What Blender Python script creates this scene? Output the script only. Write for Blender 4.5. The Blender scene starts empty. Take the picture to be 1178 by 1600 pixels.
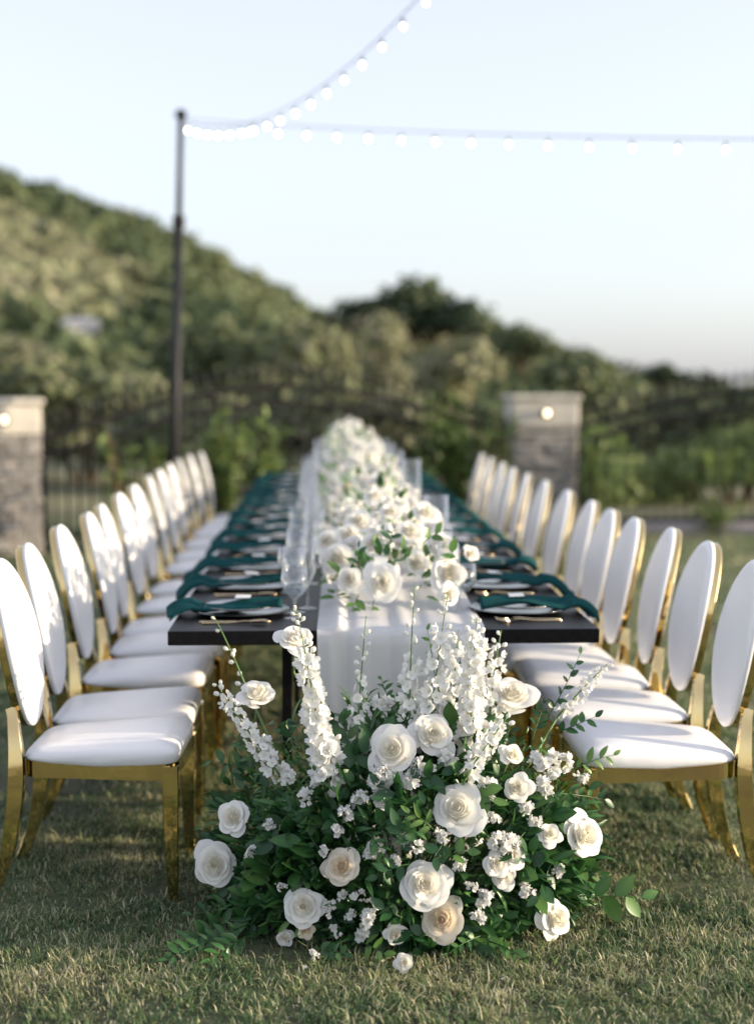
import bpy, math, random
import numpy as np
from mathutils import Vector, Matrix, Quaternion

random.seed(7)
RNG = np.random.default_rng(7)
SC = bpy.context.scene
COL = SC.collection
PI = math.pi

# ------------------------------------------------------------------ camera
CAM = Vector((0.0, 0.0, 1.5))
FPX = 2286.0                       # focal length in photograph pixels (80 mm on a 56 mm tall frame)
YAW = math.radians(2.2)            # turned to the right of the table axis
PITCH = math.atan(190.0 / FPX)     # looking slightly down
cam_d = bpy.data.cameras.new('camera')
cam_o = bpy.data.objects.new('camera', cam_d)
COL.objects.link(cam_o)
cam_o.location = CAM
cam_o.rotation_euler = (PI / 2 - PITCH, 0, -YAW)
cam_d.sensor_fit = 'VERTICAL'
cam_d.sensor_height = 56.0
cam_d.sensor_width = 41.2
cam_d.lens = 80.0
cam_d.clip_end = 3000
cam_d.dof.use_dof = True
cam_d.dof.focus_distance = 3.98
cam_d.dof.aperture_fstop = 2.0
SC.camera = cam_o
FW = Vector((math.sin(YAW) * math.cos(PITCH), math.cos(YAW) * math.cos(PITCH), -math.sin(PITCH)))
RT = Vector((math.cos(YAW), -math.sin(YAW), 0))
UP = RT.cross(FW)

# ------------------------------------------------------------------ light
SUN_EL = math.radians(10.5)
SUN_AZ = math.radians(-6.0)        # from +X towards +Y
SUN_DIR = Vector((math.cos(SUN_EL) * math.cos(SUN_AZ), math.cos(SUN_EL) * math.sin(SUN_AZ), math.sin(SUN_EL)))
world = bpy.data.worlds.new('World')
SC.world = world
world.use_nodes = True
wn = world.node_tree
sky = wn.nodes.new('ShaderNodeTexSky')
sky.sky_type = 'NISHITA'
sky.sun_disc = False
sky.sun_elevation = SUN_EL
sky.sun_rotation = PI / 2 - SUN_AZ
sky.altitude = 100
sky.air_density = 1.0
sky.dust_density = 2.1
sky.ozone_density = 2.2
wn.nodes['Background'].inputs['Strength'].default_value = 0.15
hs = wn.nodes.new('ShaderNodeHueSaturation')      # the pale colour of the film, over the whole sky alike
hs.inputs['Saturation'].default_value = 0.5
hs.inputs['Hue'].default_value = 0.515
wn.links.new(sky.outputs[0], hs.inputs['Color'])
vl = wn.nodes.new('ShaderNodeMix')                # constant pale light mixed into the whole sky colour, flattening its gradient
vl.data_type = 'RGBA'
vl.inputs['Factor'].default_value = 0.45
vl.inputs['B'].default_value = (1.74, 1.80, 2.06, 1)
wn.links.new(hs.outputs[0], vl.inputs['A'])
wn.links.new(vl.outputs['Result'], wn.nodes['Background'].inputs['Color'])
sun_d = bpy.data.lights.new('sun', 'SUN')
sun_d.energy = 2.7
sun_d.angle = math.radians(0.6)
sun_d.color = (1.0, 0.82, 0.58)
sun_o = bpy.data.objects.new('sun', sun_d)
COL.objects.link(sun_o)
sun_o.location = (20, 0, 10)
sun_o.rotation_euler = SUN_DIR.to_track_quat('Z', 'Y').to_euler()
SC.view_settings.view_transform = 'Standard'
SC.view_settings.look = 'None'
SC.view_settings.gamma = 1.0
SC.view_settings.use_curve_mapping = False
SC.view_settings.exposure = 1.64
SC.cycles.use_denoising = True
SC.cycles.max_bounces = 10
SC.cycles.transparent_max_bounces = 32
SC.cycles.transmission_bounces = 8
SC.cycles.caustics_reflective = False
SC.cycles.caustics_refractive = False
SC.cycles.sample_clamp_indirect = 6.0


# ------------------------------------------------------------------ where a line of sight meets the place
def ray(px, py):
    return (FW + RT * ((px - 589.0) / FPX) + UP * ((800.0 - py) / FPX))


def P(px, py, d):
    return CAM + ray(px, py) * d


def G(px, py, z):
    r = ray(px, py)
    return CAM + r * ((z - CAM.z) / r.z)


# ------------------------------------------------------------------ materials
def nt(name):
    m = bpy.data.materials.new(name)
    m.use_nodes = True
    t = m.node_tree
    return m, t, t.nodes['Principled BSDF'], t.nodes['Material Output']


def noise(t, scale, detail=4.0, rough=0.55, coord='Object'):
    tc = t.nodes.new('ShaderNodeTexCoord')
    n = t.nodes.new('ShaderNodeTexNoise')
    n.inputs['Scale'].default_value = scale
    n.inputs['Detail'].default_value = detail
    n.inputs['Roughness'].default_value = rough
    t.links.new(tc.outputs[coord], n.inputs['Vector'])
    return n


def ramp(t, src, stops):
    r = t.nodes.new('ShaderNodeValToRGB')
    e = r.color_ramp.elements
    while len(e) < len(stops):
        e.new(0.5)
    for k, (p, c) in enumerate(stops):
        e[k].position = p
        e[k].color = (*c, 1)
    t.links.new(src, r.inputs[0])
    return r


def bump(t, b, src, strength, dist):
    n = t.nodes.new('ShaderNodeBump')
    n.inputs['Strength'].default_value = strength
    n.inputs['Distance'].default_value = dist
    t.links.new(src, n.inputs['Height'])
    t.links.new(n.outputs[0], b.inputs['Normal'])


def simple(name, col, rough=0.5, metal=0.0, var=0.12, vscale=6.0, bstr=0.0, bscale=200.0, bdist=0.001, spec=0.5):
    m, t, b, o = nt(name)
    n = noise(t, vscale)
    c0 = tuple(max(0, c * (1 - var)) for c in col)
    c1 = tuple(min(1, c * (1 + var)) for c in col)
    r = ramp(t, n.outputs['Fac'], [(0.3, c0), (0.7, c1)])
    t.links.new(r.outputs[0], b.inputs['Base Color'])
    b.inputs['Roughness'].default_value = rough
    b.inputs['Metallic'].default_value = metal
    b.inputs['Specular IOR Level'].default_value = spec
    if bstr:
        n2 = noise(t, bscale, 3.0)
        bump(t, b, n2.outputs['Fac'], bstr, bdist)
    return m


def tinted(name, stops, rough=0.5, trans=0.3, spec=0.3, var=0.0, vscale=60.0):
    """colour from the mesh attribute 'tint' (0..1), with light passing through thin leaves and petals"""
    m, t, b, o = nt(name)
    a = t.nodes.new('ShaderNodeAttribute')
    a.attribute_name = 'tint'
    src = a.outputs['Fac']
    if var:
        n = noise(t, vscale, 2.0)
        ma = t.nodes.new('ShaderNodeMath')
        ma.operation = 'MULTIPLY_ADD'
        t.links.new(n.outputs['Fac'], ma.inputs[0])
        ma.inputs[1].default_value = var
        t.links.new(a.outputs['Fac'], ma.inputs[2])
        ma2 = t.nodes.new('ShaderNodeMath')
        ma2.operation = 'SUBTRACT'
        t.links.new(ma.outputs[0], ma2.inputs[0])
        ma2.inputs[1].default_value = var * 0.5
        src = ma2.outputs[0]
    r = ramp(t, src, stops)
    t.links.new(r.outputs[0], b.inputs['Base Color'])
    b.inputs['Roughness'].default_value = rough
    b.inputs['Specular IOR Level'].default_value = spec
    if trans > 0:
        tr = t.nodes.new('ShaderNodeBsdfTranslucent')
        t.links.new(r.outputs[0], tr.inputs['Color'])
        mx = t.nodes.new('ShaderNodeMixShader')
        mx.inputs[0].default_value = trans
        t.links.new(b.outputs[0], mx.inputs[1])
        t.links.new(tr.outputs[0], mx.inputs[2])
        t.links.new(mx.outputs[0], o.inputs['Surface'])
    return m


def glass_mat(name, tint=(0.985, 0.987, 0.985), ior=1.5):
    m, t, b, o = nt(name)
    t.nodes.remove(b)
    tr = t.nodes.new('ShaderNodeBsdfTransparent')
    tr.inputs[0].default_value = (*tint, 1)
    gl = t.nodes.new('ShaderNodeBsdfGlossy')
    gl.inputs['Roughness'].default_value = 0.02
    gl.inputs['Color'].default_value = (1, 1, 1, 1)
    lw = t.nodes.new('ShaderNodeLayerWeight')
    lw.inputs['Blend'].default_value = 0.5
    pw = t.nodes.new('ShaderNodeMath')
    pw.operation = 'POWER'
    pw.inputs[1].default_value = 2.2
    t.links.new(lw.outputs['Facing'], pw.inputs[0])
    fr = t.nodes.new('ShaderNodeMath')
    fr.operation = 'MULTIPLY_ADD'
    fr.inputs[1].default_value = 0.85
    fr.inputs[2].default_value = 1.4 * ((ior - 1) / (ior + 1)) ** 2
    t.links.new(pw.outputs[0], fr.inputs[0])
    mx = t.nodes.new('ShaderNodeMixShader')
    t.links.new(fr.outputs[0], mx.inputs[0])
    t.links.new(tr.outputs[0], mx.inputs[1])
    t.links.new(gl.outputs[0], mx.inputs[2])
    t.links.new(mx.outputs[0], o.inputs['Surface'])
    return m


def emit_mat(name, col, strength):
    m, t, b, o = nt(name)
    b.inputs['Base Color'].default_value = (0.8, 0.75, 0.65, 1)
    b.inputs['Roughness'].default_value = 0.2
    b.inputs['Emission Color'].default_value = (*col, 1)
    b.inputs['Emission Strength'].default_value = strength
    return m


M = {}
M['vinyl'] = simple('white_vinyl', (0.80, 0.79, 0.80), 0.33, var=0.025, vscale=3, bstr=0.12, bscale=420, bdist=0.0006)
_t = M['vinyl'].node_tree
_b = [n_ for n_ in _t.nodes if n_.type == 'BUMP'][0]
_w = noise(_t, 9.0, 3.0, 0.5)
_b2 = _t.nodes.new('ShaderNodeBump')
_b2.inputs['Strength'].default_value = 0.25
_b2.inputs['Distance'].default_value = 0.012
_t.links.new(_w.outputs['Fac'], _b2.inputs['Height'])
_t.links.new(_b2.outputs[0], _b.inputs['Normal'])
M['gold'] = simple('polished_gold_steel', (0.76, 0.57, 0.27), 0.05, 1.0, var=0.08, vscale=5, bstr=0.16, bscale=7, bdist=0.012)
M['iron'] = simple('black_iron', (0.012, 0.011, 0.012), 0.55, var=0.2, bstr=0.1, bscale=90, spec=0.15)
M['pole'] = simple('dark_painted_steel', (0.02, 0.02, 0.022), 0.5, var=0.2, spec=0.2)
M['teal'] = simple('teal_linen', (0.004, 0.052, 0.056), 0.8, var=0.15, vscale=14, bstr=0.5, bscale=700, bdist=0.0007, spec=0.15)
M['runner'] = None
M['plate'] = simple('grey_porcelain', (0.40, 0.41, 0.42), 0.12, var=0.02)
M['charger'] = simple('smoked_black_glass', (0.015, 0.017, 0.02), 0.12, var=0.1)
M['card'] = simple('white_card', (0.8, 0.8, 0.79), 0.7, var=0.03)
M['cutlery'] = simple('bronze_cutlery', (0.62, 0.48, 0.30), 0.2, 1.0, var=0.1)
M['glass'] = glass_mat('clear_glass')
M['water'] = glass_mat('water', (0.93, 0.97, 0.985), 1.33)
M['candle'] = simple('white_wax', (0.82, 0.80, 0.74), 0.45, var=0.03)
M['bulb'] = emit_mat('lit_bulb', (1.0, 0.93, 0.82), 4.5)
M['lamp'] = emit_mat('lit_lamp', (1.0, 0.82, 0.55), 1.6)
M['socket'] = simple('black_rubber', (0.02, 0.02, 0.022), 0.6)
M['petal'] = tinted('white_petal', [(0.0, (0.80, 0.72, 0.52)), (0.3, (0.84, 0.80, 0.69)), (0.65, (0.87, 0.85, 0.79)), (1.0, (0.88, 0.87, 0.84))], 0.7, 0.26, 0.12, 0.12, 3.0)
M['petal_cream'] = tinted('cream_petal', [(0.0, (0.68, 0.52, 0.34)), (0.4, (0.80, 0.69, 0.53)), (1.0, (0.85, 0.79, 0.68))], 0.7, 0.32, 0.12, 0.12, 3.0)
M['floret'] = tinted('white_floret', [(0.0, (0.55, 0.60, 0.34)), (0.2, (0.82, 0.81, 0.72)), (1.0, (0.87, 0.865, 0.85))], 0.55, 0.32, 0.2)
M['stem'] = simple('green_stem', (0.10, 0.19, 0.045), 0.5, var=0.25, vscale=20)
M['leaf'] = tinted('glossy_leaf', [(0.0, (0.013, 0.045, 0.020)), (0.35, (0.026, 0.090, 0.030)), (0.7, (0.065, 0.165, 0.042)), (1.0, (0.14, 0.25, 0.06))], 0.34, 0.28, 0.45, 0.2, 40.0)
M['grass'] = tinted('grass_blade', [(0.0, (0.060, 0.125, 0.055)), (0.35, (0.140, 0.215, 0.088)), (0.6, (0.29, 0.315, 0.150)), (0.8, (0.48, 0.45, 0.28)), (1.0, (0.66, 0.61, 0.44))], 0.45, 0.4, 0.35)
M['shrub'] = tinted('shrub_leaf', [(0.0, (0.020, 0.034, 0.020)), (0.3, (0.058, 0.085, 0.044)), (0.55, (0.125, 0.150, 0.074)), (0.8, (0.215, 0.225, 0.130)), (1.0, (0.27, 0.255, 0.175))], 0.7, 0.15, 0.15)
M['shrub_lush'] = tinted('lush_shrub_leaf', [(0.0, (0.04, 0.075, 0.024)), (0.5, (0.13, 0.20, 0.06)), (1.0, (0.27, 0.33, 0.11))], 0.5, 0.35, 0.3)
M['bark'] = simple('brown_bark', (0.10, 0.065, 0.045), 0.85, var=0.3, vscale=8, bstr=0.6, bscale=30, bdist=0.01)
M['redbark'] = simple('reddish_bark', (0.20, 0.10, 0.065), 0.7, var=0.2)
M['stone'] = None
M['cap'] = simple('pale_limestone', (0.52, 0.48, 0.42), 0.8, var=0.12, vscale=5, bstr=0.4, bscale=40, bdist=0.004)
M['mortar'] = simple('pillar_mortar', (0.14, 0.13, 0.12), 0.9, var=0.2)
M['house'] = simple('house_stucco', (0.72, 0.70, 0.68), 0.8, var=0.05)
M['roof'] = simple('house_roof', (0.30, 0.31, 0.34), 0.7, var=0.2)
M['pane'] = simple('dark_window', (0.03, 0.04, 0.05), 0.1)
M['kerb'] = simple('concrete_kerb', (0.34, 0.30, 0.29), 0.85, var=0.15, bstr=0.3, bscale=60)

# sheer runner
m, t, b, o = nt('sheer_white_runner')
n = noise(t, 5)
r = ramp(t, n.outputs['Fac'], [(0.3, (0.78, 0.78, 0.79)), (0.7, (0.84, 0.83, 0.82))])
t.links.new(r.outputs[0], b.inputs['Base Color'])
b.inputs['Roughness'].default_value = 0.85
wv = noise(t, 600, 2)
bump(t, b, wv.outputs['Fac'], 0.3, 0.0006)
trl = t.nodes.new('ShaderNodeBsdfTranslucent')
trl.inputs[0].default_value = (0.84, 0.83, 0.82, 1)
mx = t.nodes.new('ShaderNodeMixShader')
mx.inputs[0].default_value = 0.35
t.links.new(b.outputs[0], mx.inputs[1])
t.links.new(trl.outputs[0], mx.inputs[2])
t.links.new(mx.outputs[0], o.inputs['Surface'])
M['runner'] = m

# black stained wood
m, t, b, o = nt('black_stained_wood')
tc = t.nodes.new('ShaderNodeTexCoord')
mp = t.nodes.new('ShaderNodeMapping')
mp.inputs['Scale'].default_value = (40, 1.5, 40)
t.links.new(tc.outputs['Object'], mp.inputs['Vector'])
n = t.nodes.new('ShaderNodeTexNoise')
n.inputs['Scale'].default_value = 1.0
n.inputs['Detail'].default_value = 6
t.links.new(mp.outputs[0], n.inputs['Vector'])
r = ramp(t, n.outputs['Fac'], [(0.3, (0.005, 0.0048, 0.0055)), (0.7, (0.012, 0.011, 0.012))])
t.links.new(r.outputs[0], b.inputs['Base Color'])
b.inputs['Roughness'].default_value = 0.42
b.inputs['Specular IOR Level'].default_value = 0.12
bump(t, b, n.outputs['Fac'], 0.25, 0.002)
M['table'] = m

# stone (tone per object)
m, t, b, o = nt('stacked_stone')
oi = t.nodes.new('ShaderNodeObjectInfo')
r = ramp(t, oi.outputs['Random'], [(0.0, (0.21, 0.20, 0.19)), (0.4, (0.31, 0.295, 0.28)), (0.75, (0.41, 0.38, 0.35)), (1.0, (0.28, 0.28, 0.29))])
n = noise(t, 7)
mxc = t.nodes.new('ShaderNodeMix')
mxc.data_type = 'RGBA'
mxc.blend_type = 'MULTIPLY'
mxc.inputs['Factor'].default_value = 0.6
r2 = ramp(t, n.outputs['Fac'], [(0.3, (0.6, 0.58, 0.56)), (0.7, (1, 1, 1))])
t.links.new(r.outputs[0], mxc.inputs['A'])
t.links.new(r2.outputs[0], mxc.inputs['B'])
t.links.new(mxc.outputs['Result'], b.inputs['Base Color'])
b.inputs['Roughness'].default_value = 0.85
bump(t, b, n.outputs['Fac'], 0.6, 0.02)
M['stone'] = m

# lawn soil and thatch
m, t, b, o = nt('lawn_soil')
n = noise(t, 1.3, 6, 0.6)
n2 = noise(t, 45, 5, 0.7)
ma = t.nodes.new('ShaderNodeMath')
ma.operation = 'MULTIPLY_ADD'
t.links.new(n2.outputs['Fac'], ma.inputs[0])
ma.inputs[1].default_value = 0.6
ma.inputs[2].default_value = -0.3
ad = t.nodes.new('ShaderNodeMath')
ad.operation = 'ADD'
t.links.new(n.outputs['Fac'], ad.inputs[0])
t.links.new(ma.outputs[0], ad.inputs[1])
r = ramp(t, ad.outputs[0], [(0.25, (0.075, 0.058, 0.044)), (0.45, (0.085, 0.090, 0.046)), (0.6, (0.10, 0.125, 0.052)), (0.8, (0.22, 0.20, 0.11))])
t.links.new(r.outputs[0], b.inputs['Base Color'])
b.inputs['Roughness'].default_value = 0.95
bump(t, b, n2.outputs['Fac'], 0.8, 0.02)
M['lawn'] = m
M['earth'] = simple('dry_earth', (0.17, 0.165, 0.085), 0.95, var=0.35, vscale=0.4, bstr=0.5, bscale=3, bdist=0.05)


# ------------------------------------------------------------------ mesh helpers
class MB:
    def __init__(s):
        s.V, s.F, s.T, s.n = [], [], [], 0

    def add(s, V, F, tint=None):
        V = np.asarray(V, float).reshape(-1, 3)
        s.V.append(V)
        k = s.n
        s.F.extend([tuple(i + k for i in f) for f in F])
        if tint is None:
            tint = 0.5
        s.T.append(np.broadcast_to(np.asarray(tint, float), (len(V),)))
        s.n += len(V)
        return s

    def mesh(s, name, mat, smooth=True):
        me = bpy.data.meshes.new(name)
        V = np.concatenate(s.V)
        me.from_pydata(V.tolist(), [], s.F)
        a = me.attributes.new('tint', 'FLOAT', 'POINT')
        a.data.foreach_set('value', np.concatenate(s.T).astype(np.float32))
        me.materials.append(mat)
        if smooth:
            me.polygons.foreach_set('use_smooth', np.ones(len(me.polygons), bool))
        me.update()
        return me


def fast_mesh(name, V, F, tint, mat, smooth=False):
    """V (n,3), F (m,k) with k = 3 or 4 for all faces"""
    me = bpy.data.meshes.new(name)
    V = np.ascontiguousarray(V, np.float32)
    F = np.ascontiguousarray(F, np.int32)
    me.vertices.add(len(V))
    me.vertices.foreach_set('co', V.ravel())
    me.loops.add(F.size)
    me.loops.foreach_set('vertex_index', F.ravel())
    me.polygons.add(len(F))
    me.polygons.foreach_set('loop_start', np.arange(len(F), dtype=np.int32) * F.shape[1])
    me.update(calc_edges=True)
    a = me.attributes.new('tint', 'FLOAT', 'POINT')
    a.data.foreach_set('value', np.ascontiguousarray(tint, np.float32))
    me.materials.append(mat)
    if smooth:
        me.polygons.foreach_set('use_smooth', np.ones(len(F), bool))
    return me


def obj(name, me, parent=None, loc=(0, 0, 0), rot=None, scale=None, mat4=None):
    o = bpy.data.objects.new(name, me)
    COL.objects.link(o)
    if mat4 is not None:
        o.matrix_basis = mat4
    else:
        o.location = loc
        if rot is not None:
            if isinstance(rot, Quaternion):
                o.rotation_mode = 'QUATERNION'
                o.rotation_quaternion = rot
            else:
                o.rotation_euler = rot
        if scale is not None:
            o.scale = (scale,) * 3 if isinstance(scale, (int, float)) else scale
    if parent is not None:
        o.parent = parent
    return o


def tag(o, label, cat=None, group=None, kind=None):
    if label:
        o['label'] = label
    if cat:
        o['category'] = cat
    if group:
        o['group'] = group
    if kind:
        o['kind'] = kind
    return o


def grid_faces(nu, nv, k=0, closed=False):
    F = []
    for j in range(nv - 1):
        for i in range(nu - (0 if closed else 1)):
            a = k + j * nu + i
            b = k + j * nu + (i + 1) % nu
            F.append((a, b, b + nu, a + nu))
    return F


def lathe(prof, n=24, cap=False):
    V = []
    for (r, z) in prof:
        for i in range(n):
            a = 2 * PI * i / n
            V.append((r * math.cos(a), r * math.sin(a), z))
    F = grid_faces(n, len(prof), 0, True)
    if cap:
        F.append(tuple(range(n))[::-1])
        F.append(tuple(range((len(prof) - 1) * n, len(prof) * n)))
    return np.array(V), F


def frames(path):
    path = [Vector(p) for p in path]
    out = []
    for i, p in enumerate(path):
        t = (path[min(i + 1, len(path) - 1)] - path[max(i - 1, 0)]).normalized()
        out.append((p, t))
    return out


def tube(path, rad, n=6, cap=True):
    fr = frames(path)
    V = []
    ref = Vector((0.31, 0.17, 0.93)).normalized()
    if abs(fr[0][1].dot(ref)) > 0.9:
        ref = Vector((1, 0, 0))
    for i, (p, t) in enumerate(fr):
        r = rad[i] if hasattr(rad, '__len__') else rad
        b = t.cross(ref).normalized()
        nn = b.cross(t)
        for k in range(n):
            a = 2 * PI * k / n
            V.append(p + b * (r * math.cos(a)) + nn * (r * math.sin(a)))
    F = grid_faces(n, len(fr), 0, True)
    if cap:
        F.append(tuple(range(n))[::-1])
        F.append(tuple(range((len(fr) - 1) * n, len(fr) * n)))
    return np.array([tuple(v) for v in V]), F


def sweep(path, sizes, ref=(0, 1, 0), ch=0.18):
    """chamfered rectangular bar: sizes = (across ref, other) per point"""
    fr = frames(path)
    ref = Vector(ref)
    V = []
    for i, (p, t) in enumerate(fr):
        a, c = sizes[i] if hasattr(sizes[0], '__len__') else sizes
        b = (ref - t * ref.dot(t)).normalized()
        nn = t.cross(b)
        ha, hc = a / 2, c / 2
        k = min(ha, hc) * ch
        for (u, v) in ((ha - k, hc), (-ha + k, hc), (-ha, hc - k), (-ha, -hc + k), (-ha + k, -hc), (ha - k, -hc), (ha, -hc + k), (ha, hc - k)):
            V.append(tuple(p + b * u + nn * v))
    F = grid_faces(8, len(fr), 0, True)
    F.append(tuple(range(8))[::-1])
    F.append(tuple(range((len(fr) - 1) * 8, len(fr) * 8)))
    return np.array(V), F


def crisp(V, F, n):
    """a bar swept with 8 corners: separate strips, so that it shades smooth along and sharp across"""
    bm = MB()
    rows = len(V) // 8
    V = V.reshape(rows, 8, 3)
    for k in range(8):
        S = np.stack([V[:, k], V[:, (k + 1) % 8]], 1).reshape(-1, 3)
        bm.add(S, grid_faces(2, rows))
    bm.add(V[0], [tuple(range(8))[::-1]])
    bm.add(V[-1], [tuple(range(8))])
    return bm


def box(c, s, ch=0.06):
    x, y, z = c
    return sweep([(x, y, z - s[2] / 2), (x, y, z - s[2] / 2 + 1e-4), (x, y, z + s[2] / 2 - 1e-4), (x, y, z + s[2] / 2)],
                 [(s[1] * (1 - ch * .3), s[0] * (1 - ch * .3)), (s[1], s[0]), (s[1], s[0]), (s[1] * (1 - ch * .3), s[0] * (1 - ch * .3))], (0, 1, 0), ch)


def chbox(s, c):
    """box with all edges chamfered by c, centred"""
    hx, hy, hz = [v / 2 for v in s]
    V, idx = [], {}
    for sx in (-1, 1):
        for sy in (-1, 1):
            for sz in (-1, 1):
                for ax in range(3):
                    v = [sx * hx, sy * hy, sz * hz]
                    for k in range(3):
                        if k != ax:
                            v[k] -= (sx, sy, sz)[k] * c
                    idx[(sx, sy, sz, ax)] = len(V)
                    V.append(v)
    import itertools
    F = []
    for ax in range(3):
        o1, o2 = [k for k in range(3) if k != ax]
        for s_ in (-1, 1):
            q = []
            for (a, b) in ((-1, -1), (1, -1), (1, 1), (-1, 1)):
                k = [0, 0, 0]
                k[ax] = s_
                k[o1] = a
                k[o2] = b
                q.append(idx[(*k, ax)])
            F.append(tuple(q))
    for ax in range(3):
        o1, o2 = [k for k in range(3) if k != ax]
        for a in (-1, 1):
            for b in (-1, 1):
                k0, k1 = [0] * 3, [0] * 3
                k0[ax], k1[ax] = -1, 1
                k0[o1] = k1[o1] = a
                k0[o2] = k1[o2] = b
                F.append((idx[(*k0, o1)], idx[(*k1, o1)], idx[(*k1, o2)], idx[(*k0, o2)]))
    for sx in (-1, 1):
        for sy in (-1, 1):
            for sz in (-1, 1):
                F.append(tuple(idx[(sx, sy, sz, ax)] for ax in range(3)))
    return np.array(V), F


def fix(me):
    import bmesh
    bm = bmesh.new()
    bm.from_mesh(me)
    bmesh.ops.recalc_face_normals(bm, faces=bm.faces)
    bm.to_mesh(me)
    bm.free()
    return me


def empty(name, loc=(0, 0, 0), rz=0.0):
    o = bpy.data.objects.new(name, None)
    COL.objects.link(o)
    o.empty_display_size = 0.1
    o.location = loc
    o.rotation_euler = (0, 0, rz)
    return o


ORD = ['nearest', 'second', 'third', 'fourth', 'fifth', 'sixth', 'seventh', 'eighth', 'ninth', 'tenth', 'eleventh', 'twelfth', 'farthest']
TABLE_X = 0.197                    # table axis
TZ = 0.757                         # table top height
TY0, TY1 = 4.50, 12.75
THW = 0.672

# ================================================================== THE SETTING
# ------------------------------------------------------------------ ground
FLp = G(68, 868, 0)                # foot of the left pillar's right front corner
FRp = P(800, 800, 15.0); FRp.z = 0
bm = MB()
bm.add([(-900, -300, -0.02), (900, -300, -0.02), (900, 1500, -0.02), (-900, 1500, -0.02)], [(0, 1, 2, 3)])
tag(obj('ground', bm.mesh('ground', M['earth'], False)), None, kind='structure')
nx, ny = 60, 60
xs = np.linspace(-14, 14, nx)
ys = np.linspace(-3, 18, ny)
V = [(x, y, 0.006 * math.sin(x * 2.1 + y * .7) * math.cos(y * 1.7 - x)) for y in ys for x in xs]
bm = MB().add(V, grid_faces(nx, ny))
tag(obj('lawn', bm.mesh('lawn', M['lawn'])), None, kind='structure')


def lawn_z(x, y):
    return 0.006 * np.sin(x * 2.1 + y * .7) * np.cos(y * 1.7 - x)


def vnoise(x, y, s, seed=0):
    g = np.random.default_rng(seed).random((64, 64))
    fx, fy = x / s + 31.3, y / s + 17.7
    ix, iy = np.floor(fx).astype(int), np.floor(fy).astype(int)
    u, v = fx - ix, fy - iy
    u, v = u * u * (3 - 2 * u), v * v * (3 - 2 * v)
    a = g[ix % 64, iy % 64]; b = g[(ix + 1) % 64, iy % 64]; c = g[ix % 64, (iy + 1) % 64]; d = g[(ix + 1) % 64, (iy + 1) % 64]
    return (a * (1 - u) + b * u) * (1 - v) + (c * (1 - u) + d * u) * v


def grass_patch(y0, y1, n, lmin, lmax, wid, seed):
    g = np.random.default_rng(seed)
    y = y0 + (y1 - y0) * g.random(n) ** 0.8
    x = (g.random(n) * 2 - 1) * (0.27 * y + 0.35) + y * 0.038
    tuft = vnoise(x, y, 0.055, 3) * 0.6 + vnoise(x, y, 0.3, 5) * 0.4
    bare = vnoise(x, y, 0.42, 11)
    keep = (g.random(n) < np.clip(0.35 + 1.5 * (tuft - 0.22), 0.15, 1)) & (g.random(n) < np.clip((bare - 0.16) * 5, 0.22, 1))
    x, y, tuft = x[keep], y[keep], tuft[keep]
    n = len(x)
    L = (lmin + (lmax - lmin) * g.random(n) ** 1.6) * (0.6 + 0.7 * tuft)
    L[g.random(n) < 0.03] *= 1.7
    az = g.random(n) * 2 * PI
    lean = 0.5 + 1.25 * g.random(n) ** 0.8            # radians from upright at the tip
    dx, dy = np.cos(az), np.sin(az)
    wd = wid * (0.6 + 0.8 * g.random(n))
    sx, sy = -dy * wd / 2, dx * wd / 2
    z0 = lawn_z(x, y)
    m1, m2 = lean * 0.45, lean * 1.05
    p1 = np.stack([x + dx * np.sin(m1) * L * .5, y + dy * np.sin(m1) * L * .5, z0 + np.cos(m1) * L * .5], 1)
    p2 = p1 + np.stack([dx * np.sin(m2) * L * .5, dy * np.sin(m2) * L * .5, np.cos(m2) * L * .5], 1)
    p2[:, 2] = np.maximum(p2[:, 2], z0 + 0.004)
    p0 = np.stack([x, y, z0 - 0.002], 1)
    s = np.stack([sx, sy, np.zeros(n)], 1)
    V = np.stack([p0 - s, p0 + s, p1 - s * .85, p1 + s * .85, p2], 1).reshape(-1, 3)
    k = np.arange(n)[:, None] * 5
    F = np.concatenate([k + np.array([[0, 1, 3]]), k + np.array([[0, 3, 2]]), k + np.array([[2, 3, 4]])], 0)
    dry = vnoise(x, y, 0.5, 21) * 0.5 + vnoise(x, y, 0.12, 22) * 0.5
    tint = np.clip(dry * 1.0 - 0.18 + g.normal(0, 0.2, n), 0, 1)
    straw = g.random(n) < 0.17
    tint[straw] = 0.72 + 0.28 * g.random(straw.sum())
    return V, F, np.repeat(tint, 5)


Vs, Fs, Ts, k = [], [], [], 0
for (y0, y1, n, a, b_, w, sd) in ((3.2, 5.4, 260000, 0.010, 0.044, 0.0036, 1), (5.2, 8.5, 90000, 0.018, 0.05, 0.0055, 2), (8.2, 16.6, 70000, 0.025, 0.06, 0.011, 3)):
    V, F, T = grass_patch(y0, y1, n, a, b_, w, sd)
    Vs.append(V); Fs.append(F + k); Ts.append(T); k += len(V)
g_o = obj('grass', fast_mesh('grass', np.concatenate(Vs), np.concatenate(Fs), np.concatenate(Ts), M['grass']))
tag(g_o, 'short patchy lawn grass, half green and half dry', 'grass', kind='stuff')


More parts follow.
